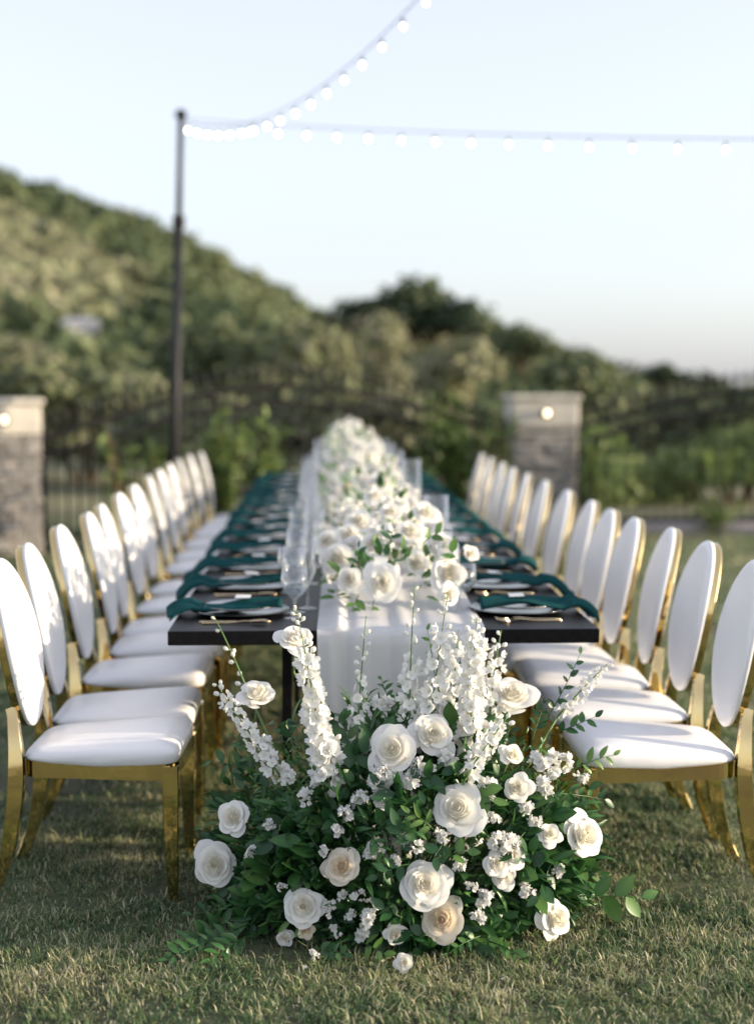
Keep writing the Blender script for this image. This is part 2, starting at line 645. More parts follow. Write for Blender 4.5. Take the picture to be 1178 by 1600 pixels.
# ------------------------------------------------------------------ far hills
def leaf_blob(c, r, n, s, tint, g, flat=0.75, ts=0.16):
    """n leaf-sized quads through the outer volume of a lumpy mound"""
    d = g.normal(size=(n, 3))
    d /= np.linalg.norm(d, axis=1)[:, None]
    d[:, 2] = np.abs(d[:, 2]) * 1.0 - 0.25 * g.random(n)
    ph = g.random(6) * 6.28
    lump = 1 + 0.16 * np.sin(3 * d[:, 0] + ph[0]) * np.sin(3 * d[:, 1] + ph[1]) + 0.13 * np.sin(7 * d[:, 0] + ph[2]) * np.sin(6 * d[:, 2] + ph[3]) + 0.1 * np.sin(8 * d[:, 1] + ph[4])
    rad = (1 - 0.35 * g.random(n) ** 2) * lump
    r = np.asarray(r, float) * np.ones(3)
    p = np.asarray(c) + d * rad[:, None] * r
    a = g.normal(size=(n, 3)); a /= np.linalg.norm(a, axis=1)[:, None]
    nr = d + 0.9 * g.normal(size=(n, 3)) * 0.6
    u = np.cross(nr, a); u /= np.linalg.norm(u, axis=1)[:, None] + 1e-9
    v = np.cross(nr, u); v /= np.linalg.norm(v, axis=1)[:, None] + 1e-9
    ss = s * (0.6 + 0.8 * g.random(n))[:, None]
    u, v = u * ss, v * ss * 0.6
    V = np.stack([p - u, p - v, p + u, p + v], 1).reshape(-1, 3)
    T = np.clip(tint + g.normal(0, ts, n) + 0.12 * (lump - 1) * 3, 0, 1)
    return V, np.repeat(T, 4)


def quads(Vs, Ts, name, mat):
    V = np.concatenate(Vs); T = np.concatenate(Ts)
    F = np.arange(len(V), dtype=np.int32).reshape(-1, 4)
    return fast_mesh(name, V, F, T, mat)


RIDGE = [(-700, 40), (-300, 150), (0, 252), (60, 271), (130, 293), (200, 320), (280, 349), (340, 385), (400, 420), (450, 446), (490, 470), (560, 515), (640, 560), (760, 600), (1400, 640)]
HD = 112.0


def hill_z(x, y):
    """height of the far hillside"""
    px = 589 + (x - y * math.tan(YAW)) / (y * 1.0) * FPX
    rz = np.interp(px, [p[0] for p in RIDGE], [p[1] for p in RIDGE])
    top = 1.5 + (610 - rz) / FPX * HD - 1.7
    s = np.clip((y - 34) / (HD - 34), 0, 1)
    prof = s ** 1.15
    return -0.6 + (np.maximum(top, 0) + 0.6) * prof


ys = np.concatenate([np.linspace(34, HD, 40), [HD + 15, HD + 60]])
V, nxh = [], 60
for y in ys:
    for i in range(nxh):
        px = -700 + 2100 * i / (nxh - 1)
        yy = min(y, HD)
        x = (px - 589) / FPX * yy + yy * math.tan(YAW)
        z = float(hill_z(x, yy)) - (0 if y <= HD else (y - HD) * 0.12)
        z += 0.35 * math.sin(x * .31 + y * .12) * math.sin(y * .2) if y > 36 else -0.5
        V.append((x * (y / yy), y, z))
bm = MB().add(V, grid_faces(nxh, len(ys)))
tag(obj('hill', bm.mesh('hill', M['earth'])), None, kind='structure')

g = np.random.default_rng(40)
Vs, Ts = [], []
for i in range(2100):
    y = 40 + (HD - 38) * g.random() ** 0.75
    px = -260 + 960 * g.random()
    x = (px - 589) / FPX * y + y * math.tan(YAW)
    z = float(hill_z(x, y))
    r0 = 1.3
    if z < -0.2 or (y < 59 and 70 < px < 185 and 610 - (z + r0 - 1.5) / y * FPX < 522):
        continue
    py = 610 - (z - 1.5) / y * FPX
    r = (0.6 + 1.2 * g.random() ** 1.5) * (0.8 if y > 100 else 1)
    # plant communities: pale sage slope low on the left, dark scrub gully above it, olive scrub at the ridge
    w = .5 * vnoise(np.array([x]), np.array([y * 0.6]), 5.0, 9)[0] + .5 * vnoise(np.array([x]), np.array([y * 0.5]), 14.0, 10)[0]
    sage = px < 250 and 330 + px * 0.55 < py < 520
    if sage:
        tint = 0.76 + 0.3 * (w - .5)
    else:
        tint = 0.40 + 0.55 * (w - .5)
    V, T = leaf_blob((x, y, z + r * 0.1), (r * 1.15, r * 1.1, r * (0.6 if sage else 0.85)), 95, 0.22 * r + .03, tint, g, .75, .09)
    Vs.append(V); Ts.append(T)
me = quads(Vs, Ts, 'hillside_scrub', M['shrub'])
tag(obj('hillside_scrub', me), 'olive and grey green scrub covering the far hillside', 'scrub', kind='stuff')

# nearer knoll in the middle and right
KN = [(380, 600), (430, 560), (490, 530), (560, 512), (640, 505), (720, 508), (780, 522), (840, 540), (900, 565), (950, 583), (1000, 598), (1060, 602), (1130, 615), (1200, 625), (1400, 632)]
KD = 62.0


def knoll_z(px, y):
    rz = np.interp(px, [p[0] for p in KN], [p[1] for p in KN])
    top = 1.5 + (610 - rz) / FPX * KD - 0.5
    s = np.clip((y - 30) / (KD - 30), 0, 1)
    return -0.7 + (top + 0.7) * s ** 1.1


V = []
ys = list(np.linspace(30, KD, 24)) + [KD + 8]
nxk = 40
for y in ys:
    for i in range(nxk):
        px = 360 + 1060 * i / (nxk - 1)
        yy = min(y, KD)
        x = (px - 589) / FPX * yy + yy * math.tan(YAW)
        z = float(knoll_z(px, yy)) if y <= KD else -1
        if i in (0, nxk - 1):
            z = -1
        V.append((x, y, z))
bm = MB().add(V, grid_faces(nxk, len(ys)))
tag(obj('knoll_terrain', bm.mesh('knoll_terrain', M['earth'])), None, kind='structure')
Vs, Ts = [], []
for i in range(700):
    y = 31 + (KD - 30) * g.random() ** 0.7
    px = 395 + 960 * g.random()
    x = (px - 589) / FPX * y + y * math.tan(YAW)
    z = float(knoll_z(px, y))
    r = 0.55 + 0.65 * g.random()
    w = vnoise(np.array([x * 1.0]), np.array([y * .5]), 3.0, 19)[0]
    py = 610 - (z - 1.5) / y * FPX
    tint = 0.5 + 0.6 * (w - .5)
    if px < 760 and py > 530:
        tint += 0.22
    V, T = leaf_blob((x, y, z), (r * 1.2, r * 1.1, r), 100, 0.17 * r + 0.03, tint, g, .75, .09)
    Vs.append(V); Ts.append(T)
me = quads(Vs, Ts, 'knoll_scrub', M['shrub'])
tag(obj('knoll_scrub', me), 'mixed brown and green scrub on the low knoll behind the right pillar', 'scrub', kind='stuff')


def tree(name, px, pytop, d, wpx, hpx, tint, label, seed, n=1600, mat='shrub'):
    """oak-like tree: tapered trunk with limbs and a crown of leaf clumps; placed by its real distance and size"""
    g = np.random.default_rng(seed)
    top = P(px, pytop, d)
    W = wpx / FPX * d
    H = hpx / FPX * d
    base = Vector((top.x, top.y, top.z - H))
    root = empty(name, base)
    bm = MB()
    th = H * 0.45
    bm.add(*tube([(0, 0, -0.5), (0.02 * H, 0, th * .5), (-.02 * H, 0.01 * H, th)], [0.05 * H, 0.04 * H, 0.03 * H], 8))
    cl = []
    for k in range(11):
        a = 2 * PI * k / 11 + g.random()
        rr = (0.15 + 0.62 * g.random()) * W / 2 if k else 0
        zz = H * (0.52 + 0.30 * g.random() * (1 - (rr / (W / 2)) ** 2) + (0.05 if k == 0 else 0))
        c = np.array([rr * math.cos(a), rr * math.sin(a) * .8, zz])
        cl.append(c)
        bm.add(*tube([(-.02 * H, 0.01 * H, th * .8), tuple(c * 0.5 + np.array([0, 0, th * .45])), tuple(c)], [0.025 * H, 0.016 * H, 0.007 * H], 5))
    obj('trunk', bm.mesh('trunk', M['bark']), root)
    Vs, Ts = [], []
    for c in cl:
        r = W * (0.16 + 0.1 * g.random())
        V, T = leaf_blob(c, (r, r, min(r * .85, H * .26)), n // 11, 0.055 * W * .6, tint + 0.25 * (g.random() - .5), g)
        Vs.append(V); Ts.append(T)
    obj('crown', quads(Vs, Ts, 'crown', M[mat]), root)
    tag(root, label, 'tree', 'trees behind the fence')
    return root


tree('oak_tree', 655, 446, 52, 230, 150, 0.20, 'broad dark oak with rounded crown above the middle of the fence', 1, 2600)
tree('oak_tree', 570, 456, 55, 120, 110, 0.12, 'darker oak just left of the broad rounded oak', 2)
tree('oak_tree', 515, 470, 58, 90, 90, 0.10, 'small dark tree where the hillside meets the oaks', 3)
tree('oak_tree', 745, 478, 50, 110, 110, 0.34, 'olive green tree at the right shoulder of the oaks', 4)
tree('oak_tree', 815, 506, 48, 130, 100, 0.45, 'low olive tree above the right stone pillar', 5)
tree('oak_tree', 905, 545, 46, 130, 85, 0.42, 'olive tree just right of the right stone pillar', 6)
tree('oak_tree', 1040, 566, 44, 95, 75, 0.18, 'dark tree on the skyline over the right fence', 7)
tree('oak_tree', 1105, 585, 42, 90, 60, 0.22, 'low dark tree at the far right skyline', 8)

# house on the hill
h0 = P(126, 531, 56)
hroot = empty('hill_house', h0, 0.15)
hroot.scale = (.42, .42, .42)
bm = MB(); V, F = chbox((3.6, 2.4, 2.2), 0.02); bm.add(V + np.array([0, 0, 0.3]), F)
obj('wall', fix(bm.mesh('wall', M['house'], False)), hroot)
bm = MB()
bm.add([(-2.0, -1.5, 1.35), (2.0, -1.5, 1.35), (2.0, 1.5, 1.35), (-2.0, 1.5, 1.35), (-1.2, 0, 2.0), (1.2, 0, 2.0)], [(0, 1, 5, 4), (1, 2, 5), (2, 3, 4, 5), (3, 0, 4), (3, 2, 1, 0)])
obj('roof', bm.mesh('roof', M['roof'], False), hroot)
for x in (-1.1, 0.1, 1.2):
    bm = MB(); V, F = chbox((0.55, 0.06, 0.7), 0.01); bm.add(V + np.array([x, -1.22, 0.5]), F)
    obj('window', fix(bm.mesh('window', M['pane'], False)), hroot)
tag(hroot, 'small pale house half hidden in scrub on the left hillside', 'house')

# bushes in the dip behind the fence
BUSH = [(20, 566, 34, 220, 110, .80, 'grey brown sage bush above the left stone pillar'),
        (245, 572, 30, 180, 110, .40, 'dark green bush right of the grey sage bush'),
        (330, 555, 30, 210, 130, .52, 'large green bush just right of the pole'),
        (470, 555, 29, 190, 120, .62, 'olive bush left of centre behind the gate arch'),
        (560, 545, 33, 200, 110, .82, 'pale sage bush below the dark oak trees'),
        (690, 570, 30, 190, 120, .80, 'tan sage bush left of the right stone pillar'),
        (930, 600, 28, 190, 110, .40, 'green bush right of the right stone pillar'),
        (1100, 635, 26, 260, 110, .46, 'wide bush behind the right fence'),
        (130, 612, 24, 300, 100, .66, 'dull green bush behind the left fence'),
        (330, 632, 22, 300, 100, .68, 'dull green bush behind the pole'),
        (520, 630, 22, 300, 100, .66, 'olive bush behind the table end'),
        (700, 640, 22, 280, 110, .66, 'olive bush left of the right pillar, just over the fence'),
        (890, 700, 20.5, 220, 130, .75, 'low green hedge bush right of the right pillar'),
        (1010, 720, 20, 240, 140, .95, 'yellow green hedge bush behind the right fence'),
        (1150, 710, 20, 260, 150, .80, 'green hedge bush at the right edge behind the fence')]
for i, (px, py, d, w, h, tint, lab) in enumerate(BUSH):
    g = np.random.default_rng(100 + i)
    c = P(px, py, d)
    W, H = w / FPX * d / 2, h / FPX * d / 2
    zb = min(0.0, c.z - H)
    root = empty('bush', (c.x, c.y, zb))
    cz = c.z - zb
    Vs, Ts = [], []
    for k in range(9):
        o_ = np.array([(g.random() - .5) * 1.3 * W, (g.random() - .5) * 0.9 * W, cz * (0.15 + 0.9 * g.random())])
        r = W * (0.38 + 0.22 * g.random())
        V, T = leaf_blob(o_, (r, r, max(H * .55, cz * .35)), 330, 0.05 + 0.035 * W, tint + .2 * (g.random() - .5), g)
        Vs.append(V); Ts.append(T)
    obj('foliage', quads(Vs, Ts, 'foliage', M['shrub_lush' if d < 21 and px > 800 else 'shrub']), root)
    bm = MB()
    for k in range(4):
        a = k * 1.7
        bm.add(*tube([(0.1 * math.cos(a), 0.1 * math.sin(a), -0.1), (.3 * W * math.cos(a), .3 * W * math.sin(a), cz * .7)], [0.05, 0.02], 5))
    obj('stem', bm.mesh('stem', M['bark']), root)
    tag(root, lab, 'bush', 'bushes behind the fence')

# kerb beside the lawn on the right
k0, k1 = G(915, 829, 0), G(1400, 833, 0)
dv = (k1 - k0)
bm = MB()
V, F = chbox((dv.length, 0.55, 0.13), 0.02)
bm.add(V, F)
o = obj('kerb', fix(bm.mesh('kerb', M['kerb'], False)), None, ((k0 + k1) / 2 + Vector((0, 0, 0.03))), (0, 0, math.atan2(dv.y, dv.x)))
tag(o, None, kind='structure')

# ------------------------------------------------------------------ stone pillars
FDIR = (FRp - FLp).normalized()
FANG = math.atan2(FDIR.y, FDIR.x)
STONES = []
for i in range(6):
    g = np.random.default_rng(60 + i)
    V, F = chbox((1, 1, 1), 0.09)
    V = V + g.normal(0, 0.035, V.shape)
    STONES.append(fix(MB().add(V, F).mesh('stone', M['stone'], False)))


def pillar(center, w, h, rz, label, seed):
    g = random.Random(seed)
    root = empty('stone_pillar', center, rz)
    V, F = chbox((w - .09, w - .09, h - 0.32), 0.01)
    obj('core', fix(MB().add(V + np.array([0, 0, (h - .32) / 2 - .02]), F).mesh('core', M['mortar'], False)), root)
    zt = h - 0.33
    z = 0.0
    while z < zt - 0.03:
        ch = min(g.uniform(0.055, 0.095), zt - z)
        for side in range(4):
            a = side * PI / 2
            x = -w / 2
            while x < w / 2 - 0.02:
                L = g.uniform(0.14, 0.34)
                if w / 2 - (x + L) < 0.1:
                    L = w / 2 - x
                th = 0.09
                out = w / 2 - th / 2 + g.uniform(-0.012, 0.012)
                lx = x + L / 2
                c, s_ = math.cos(a), math.sin(a)
                o = obj('stone', g.choice(STONES), root, (lx * c + out * s_, lx * s_ - out * c, z + ch / 2), (0, 0, a), (L - .012, th, ch - .010))
                x += L
        z += ch
    # pale frieze block and cap
    V, F = chbox((w + .015, w + .015, 0.27), 0.015)
    obj('frieze_block', fix(MB().add(V + np.array([0, 0, h - .33 + .135]), F).mesh('frieze_block', M['cap'], False)), root)
    V, F = chbox((w + .07, w + .07, 0.058), 0.015)
    obj('cap', fix(MB().add(V + np.array([0, 0, h - .03]), F).mesh('cap', M['cap'], False)), root)
    tag(root, label, 'pillar', 'stone pillars of the fence')
    # small lit lamp on the front of the frieze
    lr = empty('pillar_lamp', root.matrix_basis @ Vector((0, -w / 2 - .0, h - .19)), rz)
    V, F = chbox((.09, .035, .10), .008)
    obj('bracket', fix(MB().add(V + np.array([0, -.022, 0]), F).mesh('bracket', M['iron'], False)), lr)
    bm = MB(); V, F = lathe([(0.0, -.032), (.02, -.028), (.025, 0), (.02, .028), (0.0, .032)], 12)
    bm.add(V, F)
    obj('lamp_globe', bm.mesh('lamp_globe', M['lamp']), lr, (0, -.07, 0))
    return lr


PW = 0.66
lp = FLp - FDIR * (PW / 2) + Vector((-FDIR.y, FDIR.x, 0)) * (PW / 2)
l1 = pillar(lp, PW, 1.43, FANG, 'stacked stone pillar with pale cap at the left edge of the lawn', 1)
tag(l1, 'small lit lamp on the left stone pillar', 'lamp', 'pillar lamps')
rp = FRp + RT * (PW / 2) + Vector((0, PW / 2, 0))
l2 = pillar(rp, PW, 1.46, 0.02, 'stacked stone pillar with pale frieze and cap behind the right chairs', 2)
tag(l2, 'small lit lamp on the right stone pillar', 'lamp', 'pillar lamps')


# ------------------------------------------------------------------ iron fences with arched tops
def fence(A, B, topf, n, label, name):
    A, B = Vector(A), Vector(B)
    L = (B - A).length
    ang = math.atan2((B - A).y, (B - A).x)
    root = empty(name, A, ang)
    ptsm = 40
    for off in (0.0, -0.17):
        path = [(L * i / ptsm, 0, topf(i / ptsm) + off) for i in range(ptsm + 1)]
        V, F = sweep(path, (0.05, 0.05), (0, 1, 0))
        obj('rail', MB().add(V, F).mesh('rail', M['iron'], False), root)
    V, F = sweep([(0, 0, 0.14), (L, 0, 0.14)], (0.035, 0.035), (0, 1, 0))
    obj('rail', MB().add(V, F).mesh('rail', M['iron'], False), root)
    V, F = sweep([(0, 0, 0.03), (0, 0, 1.0)], (0.021, 0.021), (0, 1, 0))
    pm = MB().add(V, F).mesh('picket', M['iron'], False)
    V, F = lathe([(0.009, 0), (0.028, 0.015), (0.034, 0.04), (0.018, 0.09), (0.0, 0.15)], 8)
    fm = MB().add(V, F).mesh('finial', M['iron'])
    for i in range(n):
        t_ = (i + .5) / n
        h = topf(t_) + 0.09
        p = obj('picket', pm, root, (L * t_, 0.0, 0), None, (1, 1, h))
        f = obj('finial', fm, p, (0, 0, 1.0), None, (1, 1, 1 / h))
    for t_ in (0.012, 0.988):
        V, F = box((L * t_, 0, topf(t_) / 2 + .06), (0.06, 0.06, topf(t_) + .12))
        obj('post', MB().add(V, F).mesh('post', M['iron'], False), root)
    tag(root, label, 'fence')
    return root


Fa = FLp + Vector((-FDIR.y, FDIR.x, 0)) * (PW / 2) + FDIR * 0.01
Fb = rp - RT * (PW / 2 + .01)
fence(Fa, Fb, lambda t_: 1.04 + 0.50 * math.sin(PI * min(1, max(0, t_))) ** 1.1, 44, 'black iron gate fence with arched top between the two stone pillars', 'iron_fence')
Fc = rp + RT * (PW / 2 + .01)
Fd = Fc + RT * 4.6 + Vector((0, 0.35, 0))
fence(Fc, Fd, lambda t_: 1.10 + 0.42 * math.sin(PI * min(1, max(0, t_))) ** 1.0, 44, 'black iron arched fence right of the right stone pillar', 'iron_fence')
Fe = lp - FDIR * (PW / 2 + .01)
Ff = Fe - FDIR * 2.0


# ------------------------------------------------------------------ planting along the fence
LEAFN = {}


def leafmesh(name, w, fold, curl, tint0, tint1, mat, nl=6):
    V, T, F = [], [], []
    for j in range(nl + 1):
        v = j / nl
        ww = w * (math.sin(PI * min(1, v ** 0.8 * 0.97 + 0.03)) ** 0.8) * 0.5
        if j == nl:
            ww = 0.004
        z = curl * (v - v * v * 1.7)
        for u in (-1, 0, 1):
            V.append((v, u * ww, z + abs(u) * ww * fold))
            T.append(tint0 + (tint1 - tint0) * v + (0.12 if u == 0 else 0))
    F = grid_faces(3, nl + 1)
    return V, F, T


def orient(x_axis, z_hint):
    x = Vector(x_axis).normalized()
    z = Vector(z_hint)
    z = z - x * z.dot(x)
    if z.length < 1e-4:
        z = x.orthogonal()
    z.normalize()
    y = z.cross(x)
    return Matrix((x, y, z)).transposed()


LEAF_V = [leafmesh('a', .42, .25, .12, .35, .5, None), leafmesh('b', .50, .15, -.10, .3, .45, None), leafmesh('c', .34, .3, .2, .45, .6, None), leafmesh('d', .46, .2, .05, .2, .35, None)]


def add_leaf(bm, p, xdir, zdir, L, kind, dt=0.0, wide=1.0):
    V, F, T = LEAF_V[kind]
    R = np.array(orient(xdir, zdir))
    A = np.array(V) * np.array([1, wide, 1]) * L
    bm.add(A @ R.T + np.array(p), F, np.clip(np.array(T) + dt, 0, 1))


def shrub(name, px, pyb, d, w, h, n, leafL, label, seed, mat, dt=0.0, bark='bark', nst=6, cat='shrub'):
    g = random.Random(seed)
    b_ = P(px, pyb, d)
    root = empty(name, (b_.x, b_.y, 0))
    bs, bl = MB(), MB()
    for s in range(nst):
        a = g.uniform(0, 2 * PI)
        rr = g.uniform(0.15, 1) * w / 2
        tip = Vector((rr * math.cos(a), rr * math.sin(a) * .7, h * g.uniform(.6, 1)))
        mid = Vector((tip.x * .35, tip.y * .35, tip.z * .5))
        bs.add(*tube([(tip.x * .05, tip.y * .05, -.03), tuple(mid), tuple(tip)], [.016, .012, .006], 5))
        for k in range(n // nst):
            t_ = g.uniform(.3, 1.05)
            q = mid.lerp(tip, max(0, (t_ - .5) * 2)) if t_ > .5 else Vector((0, 0, 0)).lerp(mid, t_ * 2)
            q = q + Vector((g.gauss(0, .05), g.gauss(0, .05), g.gauss(0, .05))) * (w * .9 + .3)
            if q.z < 0.03:
                q.z = 0.05
            xd = Vector((g.gauss(0, 1), g.gauss(0, 1), g.gauss(.1, .7)))
            add_leaf(bl, q, xd, (g.gauss(0, .5), g.gauss(0, .5), 1), leafL * g.uniform(.6, 1.2), g.randrange(4), dt + g.uniform(-.2, .25))
    obj('stem', bs.mesh('stem', M[bark]), root)
    obj('foliage', bl.mesh('foliage', M[mat]), root)
    tag(root, label, cat, 'shrubs along the fence')


shrub('leafy_shrub', 345, 800, 13.6, .70, 1.24, 900, .11, 'sunlit leafy green shrub right of the pole behind the left chairs', 1, 'shrub_lush', .15)
shrub('leafy_shrub', 398, 800, 13.4, .5, 1.22, 520, .11, 'tall leafy shrub nearest the end of the table', 2, 'shrub_lush', .2)
shrub('leafy_shrub', 245, 800, 13.4, .34, 1.22, 200, .11, 'thin leafy shrub just left of the pole', 3, 'shrub_lush', .1, 'redbark', 3)
shrub('young_tree', 190, 800, 13.0, .62, 1.22, 170, .12, 'young sapling with reddish branches in front of the left fence', 4, 'shrub_lush', .05, 'redbark', 5, 'sapling')
shrub('leafy_shrub', 715, 800, 14.9, .85, 1.45, 1000, .10, 'green climbing shrub on the fence left of the right pillar', 5, 'shrub_lush', -.12)
shrub('leafy_shrub', 775, 800, 14.8, .45, 1.3, 360, .09, 'slim green shrub touching the right pillar', 6, 'shrub_lush', -.15)
shrub('leafy_shrub', 930, 815, 14.9, .4, .95, 330, .09, 'upright green shrub just right of the right pillar', 7, 'shrub_lush', .0)
shrub('leafy_shrub', 1115, 820, 15.3, .65, .42, 300, .08, 'low bright shrub by the kerb at the right edge', 8, 'shrub_lush', .1)
shrub('leafy_shrub', 640, 800, 14.7, .6, .95, 380, .09, 'dark green shrub behind the end of the table', 9, 'shrub_lush', -.2)

# ------------------------------------------------------------------ pole and string lights
pb = G(270, 842, 0)
pb = P(268, 800, 12.9); pb.z = 0
pt = P(283, 180, 12.95)
root = empty('light_pole', (pb.x, pb.y, 0))
lean = Vector((pt.x - pb.x, pt.y - pb.y, pt.z))
mid = lean * ((P(274, 345, 12.9).z) / pt.z)
V, F = tube([(0, 0, -.05), tuple(mid)], [.043, .041], 12)
obj('lower_section', MB().add(V, F).mesh('lower_section', M['pole']), root)
V, F = tube([tuple(mid * .985), tuple(lean)], [.028, .026], 12)
obj('upper_section', MB().add(V, F).mesh('upper_section', M['pole']), root)
V, F = lathe([(.03, -.03), (.05, -.02), (.05, .03), (.02, .05), (0, .05)], 12)
obj('pole_cap', MB().add(V, F).mesh('pole_cap', M['iron']), root, lean)
V, F = lathe([(.048, -.05), (.055, -.04), (.055, .04), (.048, .05)], 12)
obj('collar', MB().add(V, F).mesh('collar', M['iron']), root, mid)
V, F = lathe([(.2, 0), (.2, .02), (.06, .03), (.05, .12)], 20)
obj('base_plate', MB().add(V, F).mesh('base_plate', M['pole']), root)
tag(root, 'tall dark pole carrying the string lights behind the left chairs', 'pole')

V, F = lathe([(0.0, -.030), (.005, -.028), (.0085, -.022), (.0095, -.015), (.008, -.006), (.006, 0.0)], 12)
BULB = MB().add(V, F).mesh('bulb', M['bulb'])
V, F = lathe([(.008, -.003), (.010, .0), (.010, .026), (.005, .032), (0, .032)], 10)
SOCK = MB().add(V, F).mesh('socket', M['socket'])


def string(A, B, sag, n, label, skip=0):
    root = empty('string_lights', A)
    D = B - A
    pts = []
    for i in range(61):
        t_ = i / 60
        pts.append(tuple(D * t_ + Vector((0, 0, -4 * sag * t_ * (1 - t_)))))
    V, F = tube(pts, .0032, 5)
    obj('cord', MB().add(V, F).mesh('cord', M['socket']), root)
    for i in range(skip, n):
        t_ = (i + .6) / n
        p = D * t_ + Vector((0, 0, -4 * sag * t_ * (1 - t_) - .055))
        b_ = obj('bulb', BULB, root, p, (random.uniform(-.15, .15), random.uniform(-.15, .15), 0))
        obj('socket', SOCK, b_)
    tag(root, label, 'string lights', 'strings of light bulbs')


string(P(284, 188, 12.95), P(760, -130, 7.5), 0.40, 19, 'string of light bulbs rising from the pole to the top of the picture')
string(P(286, 186, 12.97), P(1330, 218, 8.6), 0.04, 18, 'string of light bulbs running level from the pole to the right edge', 2)

# ================================================================== TABLE
root = empty('banquet_table', (TABLE_X, TY0, 0))
V, F = chbox((THW * 2, TY1 - TY0, 0.045), 0.003)
obj('tabletop', fix(MB().add(V + np.array([0, (TY1 - TY0) / 2, TZ - .0225]), F).mesh('tabletop', M['table'], False)), root)
for y in (0.28, 2.2, 3.0, 4.9, 5.7, 7.9):
    for x in (-.31, .31):
        V, F = box((x, y, (TZ - .045) / 2), (.032, .05, TZ - .045))
        obj('leg', MB().add(V, F).mesh('leg', M['table'], False), root)
    V, F = chbox((.58, .03, .03), .003)
    obj('crossbar', fix(MB().add(V + np.array([0, y, .2]), F).mesh('crossbar', M['table'], False)), root)
for x in (-.31, .31):
    V, F = chbox((.025, TY1 - TY0 - .5, .05), .003)
    obj('apron', fix(MB().add(V + np.array([x, (TY1 - TY0) / 2, TZ - .0725]), F).mesh('apron', M['table'], False)), root)
tag(root, 'long black dining table set down the middle of the lawn', 'table')

# runner
RX0, RX1 = -0.205, 0.315
nu, prof = 64, []
for s in np.linspace(0, 1, 60):
    prof.append((TY1 - .03 - (TY1 - .03 - TY0 - .03) * s, TZ + .006))
for a in np.linspace(0, PI / 2, 7)[1:]:
    prof.append((TY0 + .02 - .032 * math.sin(a), TZ + .006 - .022 * (1 - math.cos(a))))
for s in np.linspace(0, 1, 22)[1:]:
    prof.append((TY0 - .014, TZ - .016 - (TZ - .05) * s))
V = []
for j, (y, z) in enumerate(prof):
    hang = max(0, (TZ - z - .01) / TZ)
    for i in range(nu):
        u = i / (nu - 1)
        x = RX0 + (RX1 - RX0) * u
        x = x + (u - .5) * -0.03 * hang + 0.012 * math.sin(y * 1.3) * (1 - hang)
        fold = (math.sin(u * 27 + 0.6 + .4 * math.sin(y * .8)) + .6 * math.sin(u * 43 + 2 + y * .5) + .5 * math.sin(u * 13 + 4)) / 2.1
        fold = max(-.6, fold)
        ridge = math.exp(-((u - .13) / .035) ** 2)
        if hang > 0.002:
            V.append((x + .004 * math.sin(u * 50), y - .012 * (fold + .6) * (0.35 + hang * 1.4) - .006, z + .004 * math.sin(u * 27)))
        else:
            V.append((x, y, z + (.006 * (fold + .6) + .022 * ridge + .003 * math.sin(y * 9 + u * 5))))
bm = MB().add(V, grid_faces(nu, len(prof)))
o = obj('table_runner', bm.mesh('table_runner', M['runner']), None, (TABLE_X, 0, 0))
tag(o, 'sheer white table runner falling in folds over the table front', 'table runner')

# ================================================================== CHAIRS
def oval_pt(a, rx, rz):
    return rx * math.cos(a), rz * math.sin(a)


TILT = math.radians(11)
OZ, ORX, ORZ = 0.735, 0.176, 0.258     # oval centre height and half sizes
OX = -0.275


def oval_to_chair(lx, ly, lz):
    """oval-local: lx forward, ly sideways, lz up along the tilted back"""
    bow = -0.035 * (1 - (ly / ORX) ** 2) * 0.6
    lx = lx + bow + .02
    return (OX + lx * math.cos(TILT) - lz * math.sin(TILT), ly, OZ + lz * math.cos(TILT) + lx * math.sin(TILT))


CH = []
# seat cushion
V, nR, nA = [], 9, 44


def seat_outline(a, k=1.0):
    c, s = math.cos(a), math.sin(a)
    e = 0.24
    x = math.copysign(abs(c) ** e, c) * .232
    y = math.copysign(abs(s) ** e, s)
    w = .207 + .024 * (x / .23)
    return x * k + .012, y * w * k


prof = [(0.975, .405), (1.0, .411), (1.007, .422), (1.002, .433), (.978, .443), (.91, .451), (.74, .459), (.48, .464), (.2, .466), (0.0, .466)]
for (k, z) in prof:
    for i in range(nA):
        a = 2 * PI * i / nA
        x, y = seat_outline(a, k)
        dip = -.004 * math.cos(x / .23 * PI) * (1 if k > .9 and z < .43 else 0)
        V.append((x, y, z + dip + (.012 * (x / .232) if z > .42 else 0)))
CH.append(('seat', MB().add(V, grid_faces(nA, len(prof), 0, True)).mesh('seat', M['vinyl'])))
# seat frame
V = []
for (k, z) in ((.93, .364), (1.0, .364), (1.0, .406), (.93, .408), (.93, .364)):
    for i in range(nA):
        a = 2 * PI * i / nA
        x, y = seat_outline(a, k)
        wav = .006 * math.cos(x / .23 * PI) * (1 if z > .4 else 0)
        V.append((x, y, z - wav))
CH.append(('seat_frame', fix(MB().add(V, grid_faces(nA, 5, 0, True)).mesh('seat_frame', M['gold'], False))))
# oval pad
V, nA2 = [], 48
prof = [(-.030, 0), (-.030, .5), (-.028, .80), (-.024, .93), (-.010, .97), (.000, 1.005), (.008, 1.012), (.014, .995), (.020, .92), (.026, .75), (.030, .5), (.032, .25), (.033, 0)]
for (lx, k) in prof:
    for i in range(nA2):
        y, z = oval_pt(2 * PI * i / nA2, ORX * k, ORZ * k)
        V.append(oval_to_chair(lx, y, z))
CH.append(('backrest', MB().add(V, grid_faces(nA2, len(prof), 0, True)).mesh('backrest', M['vinyl'])))
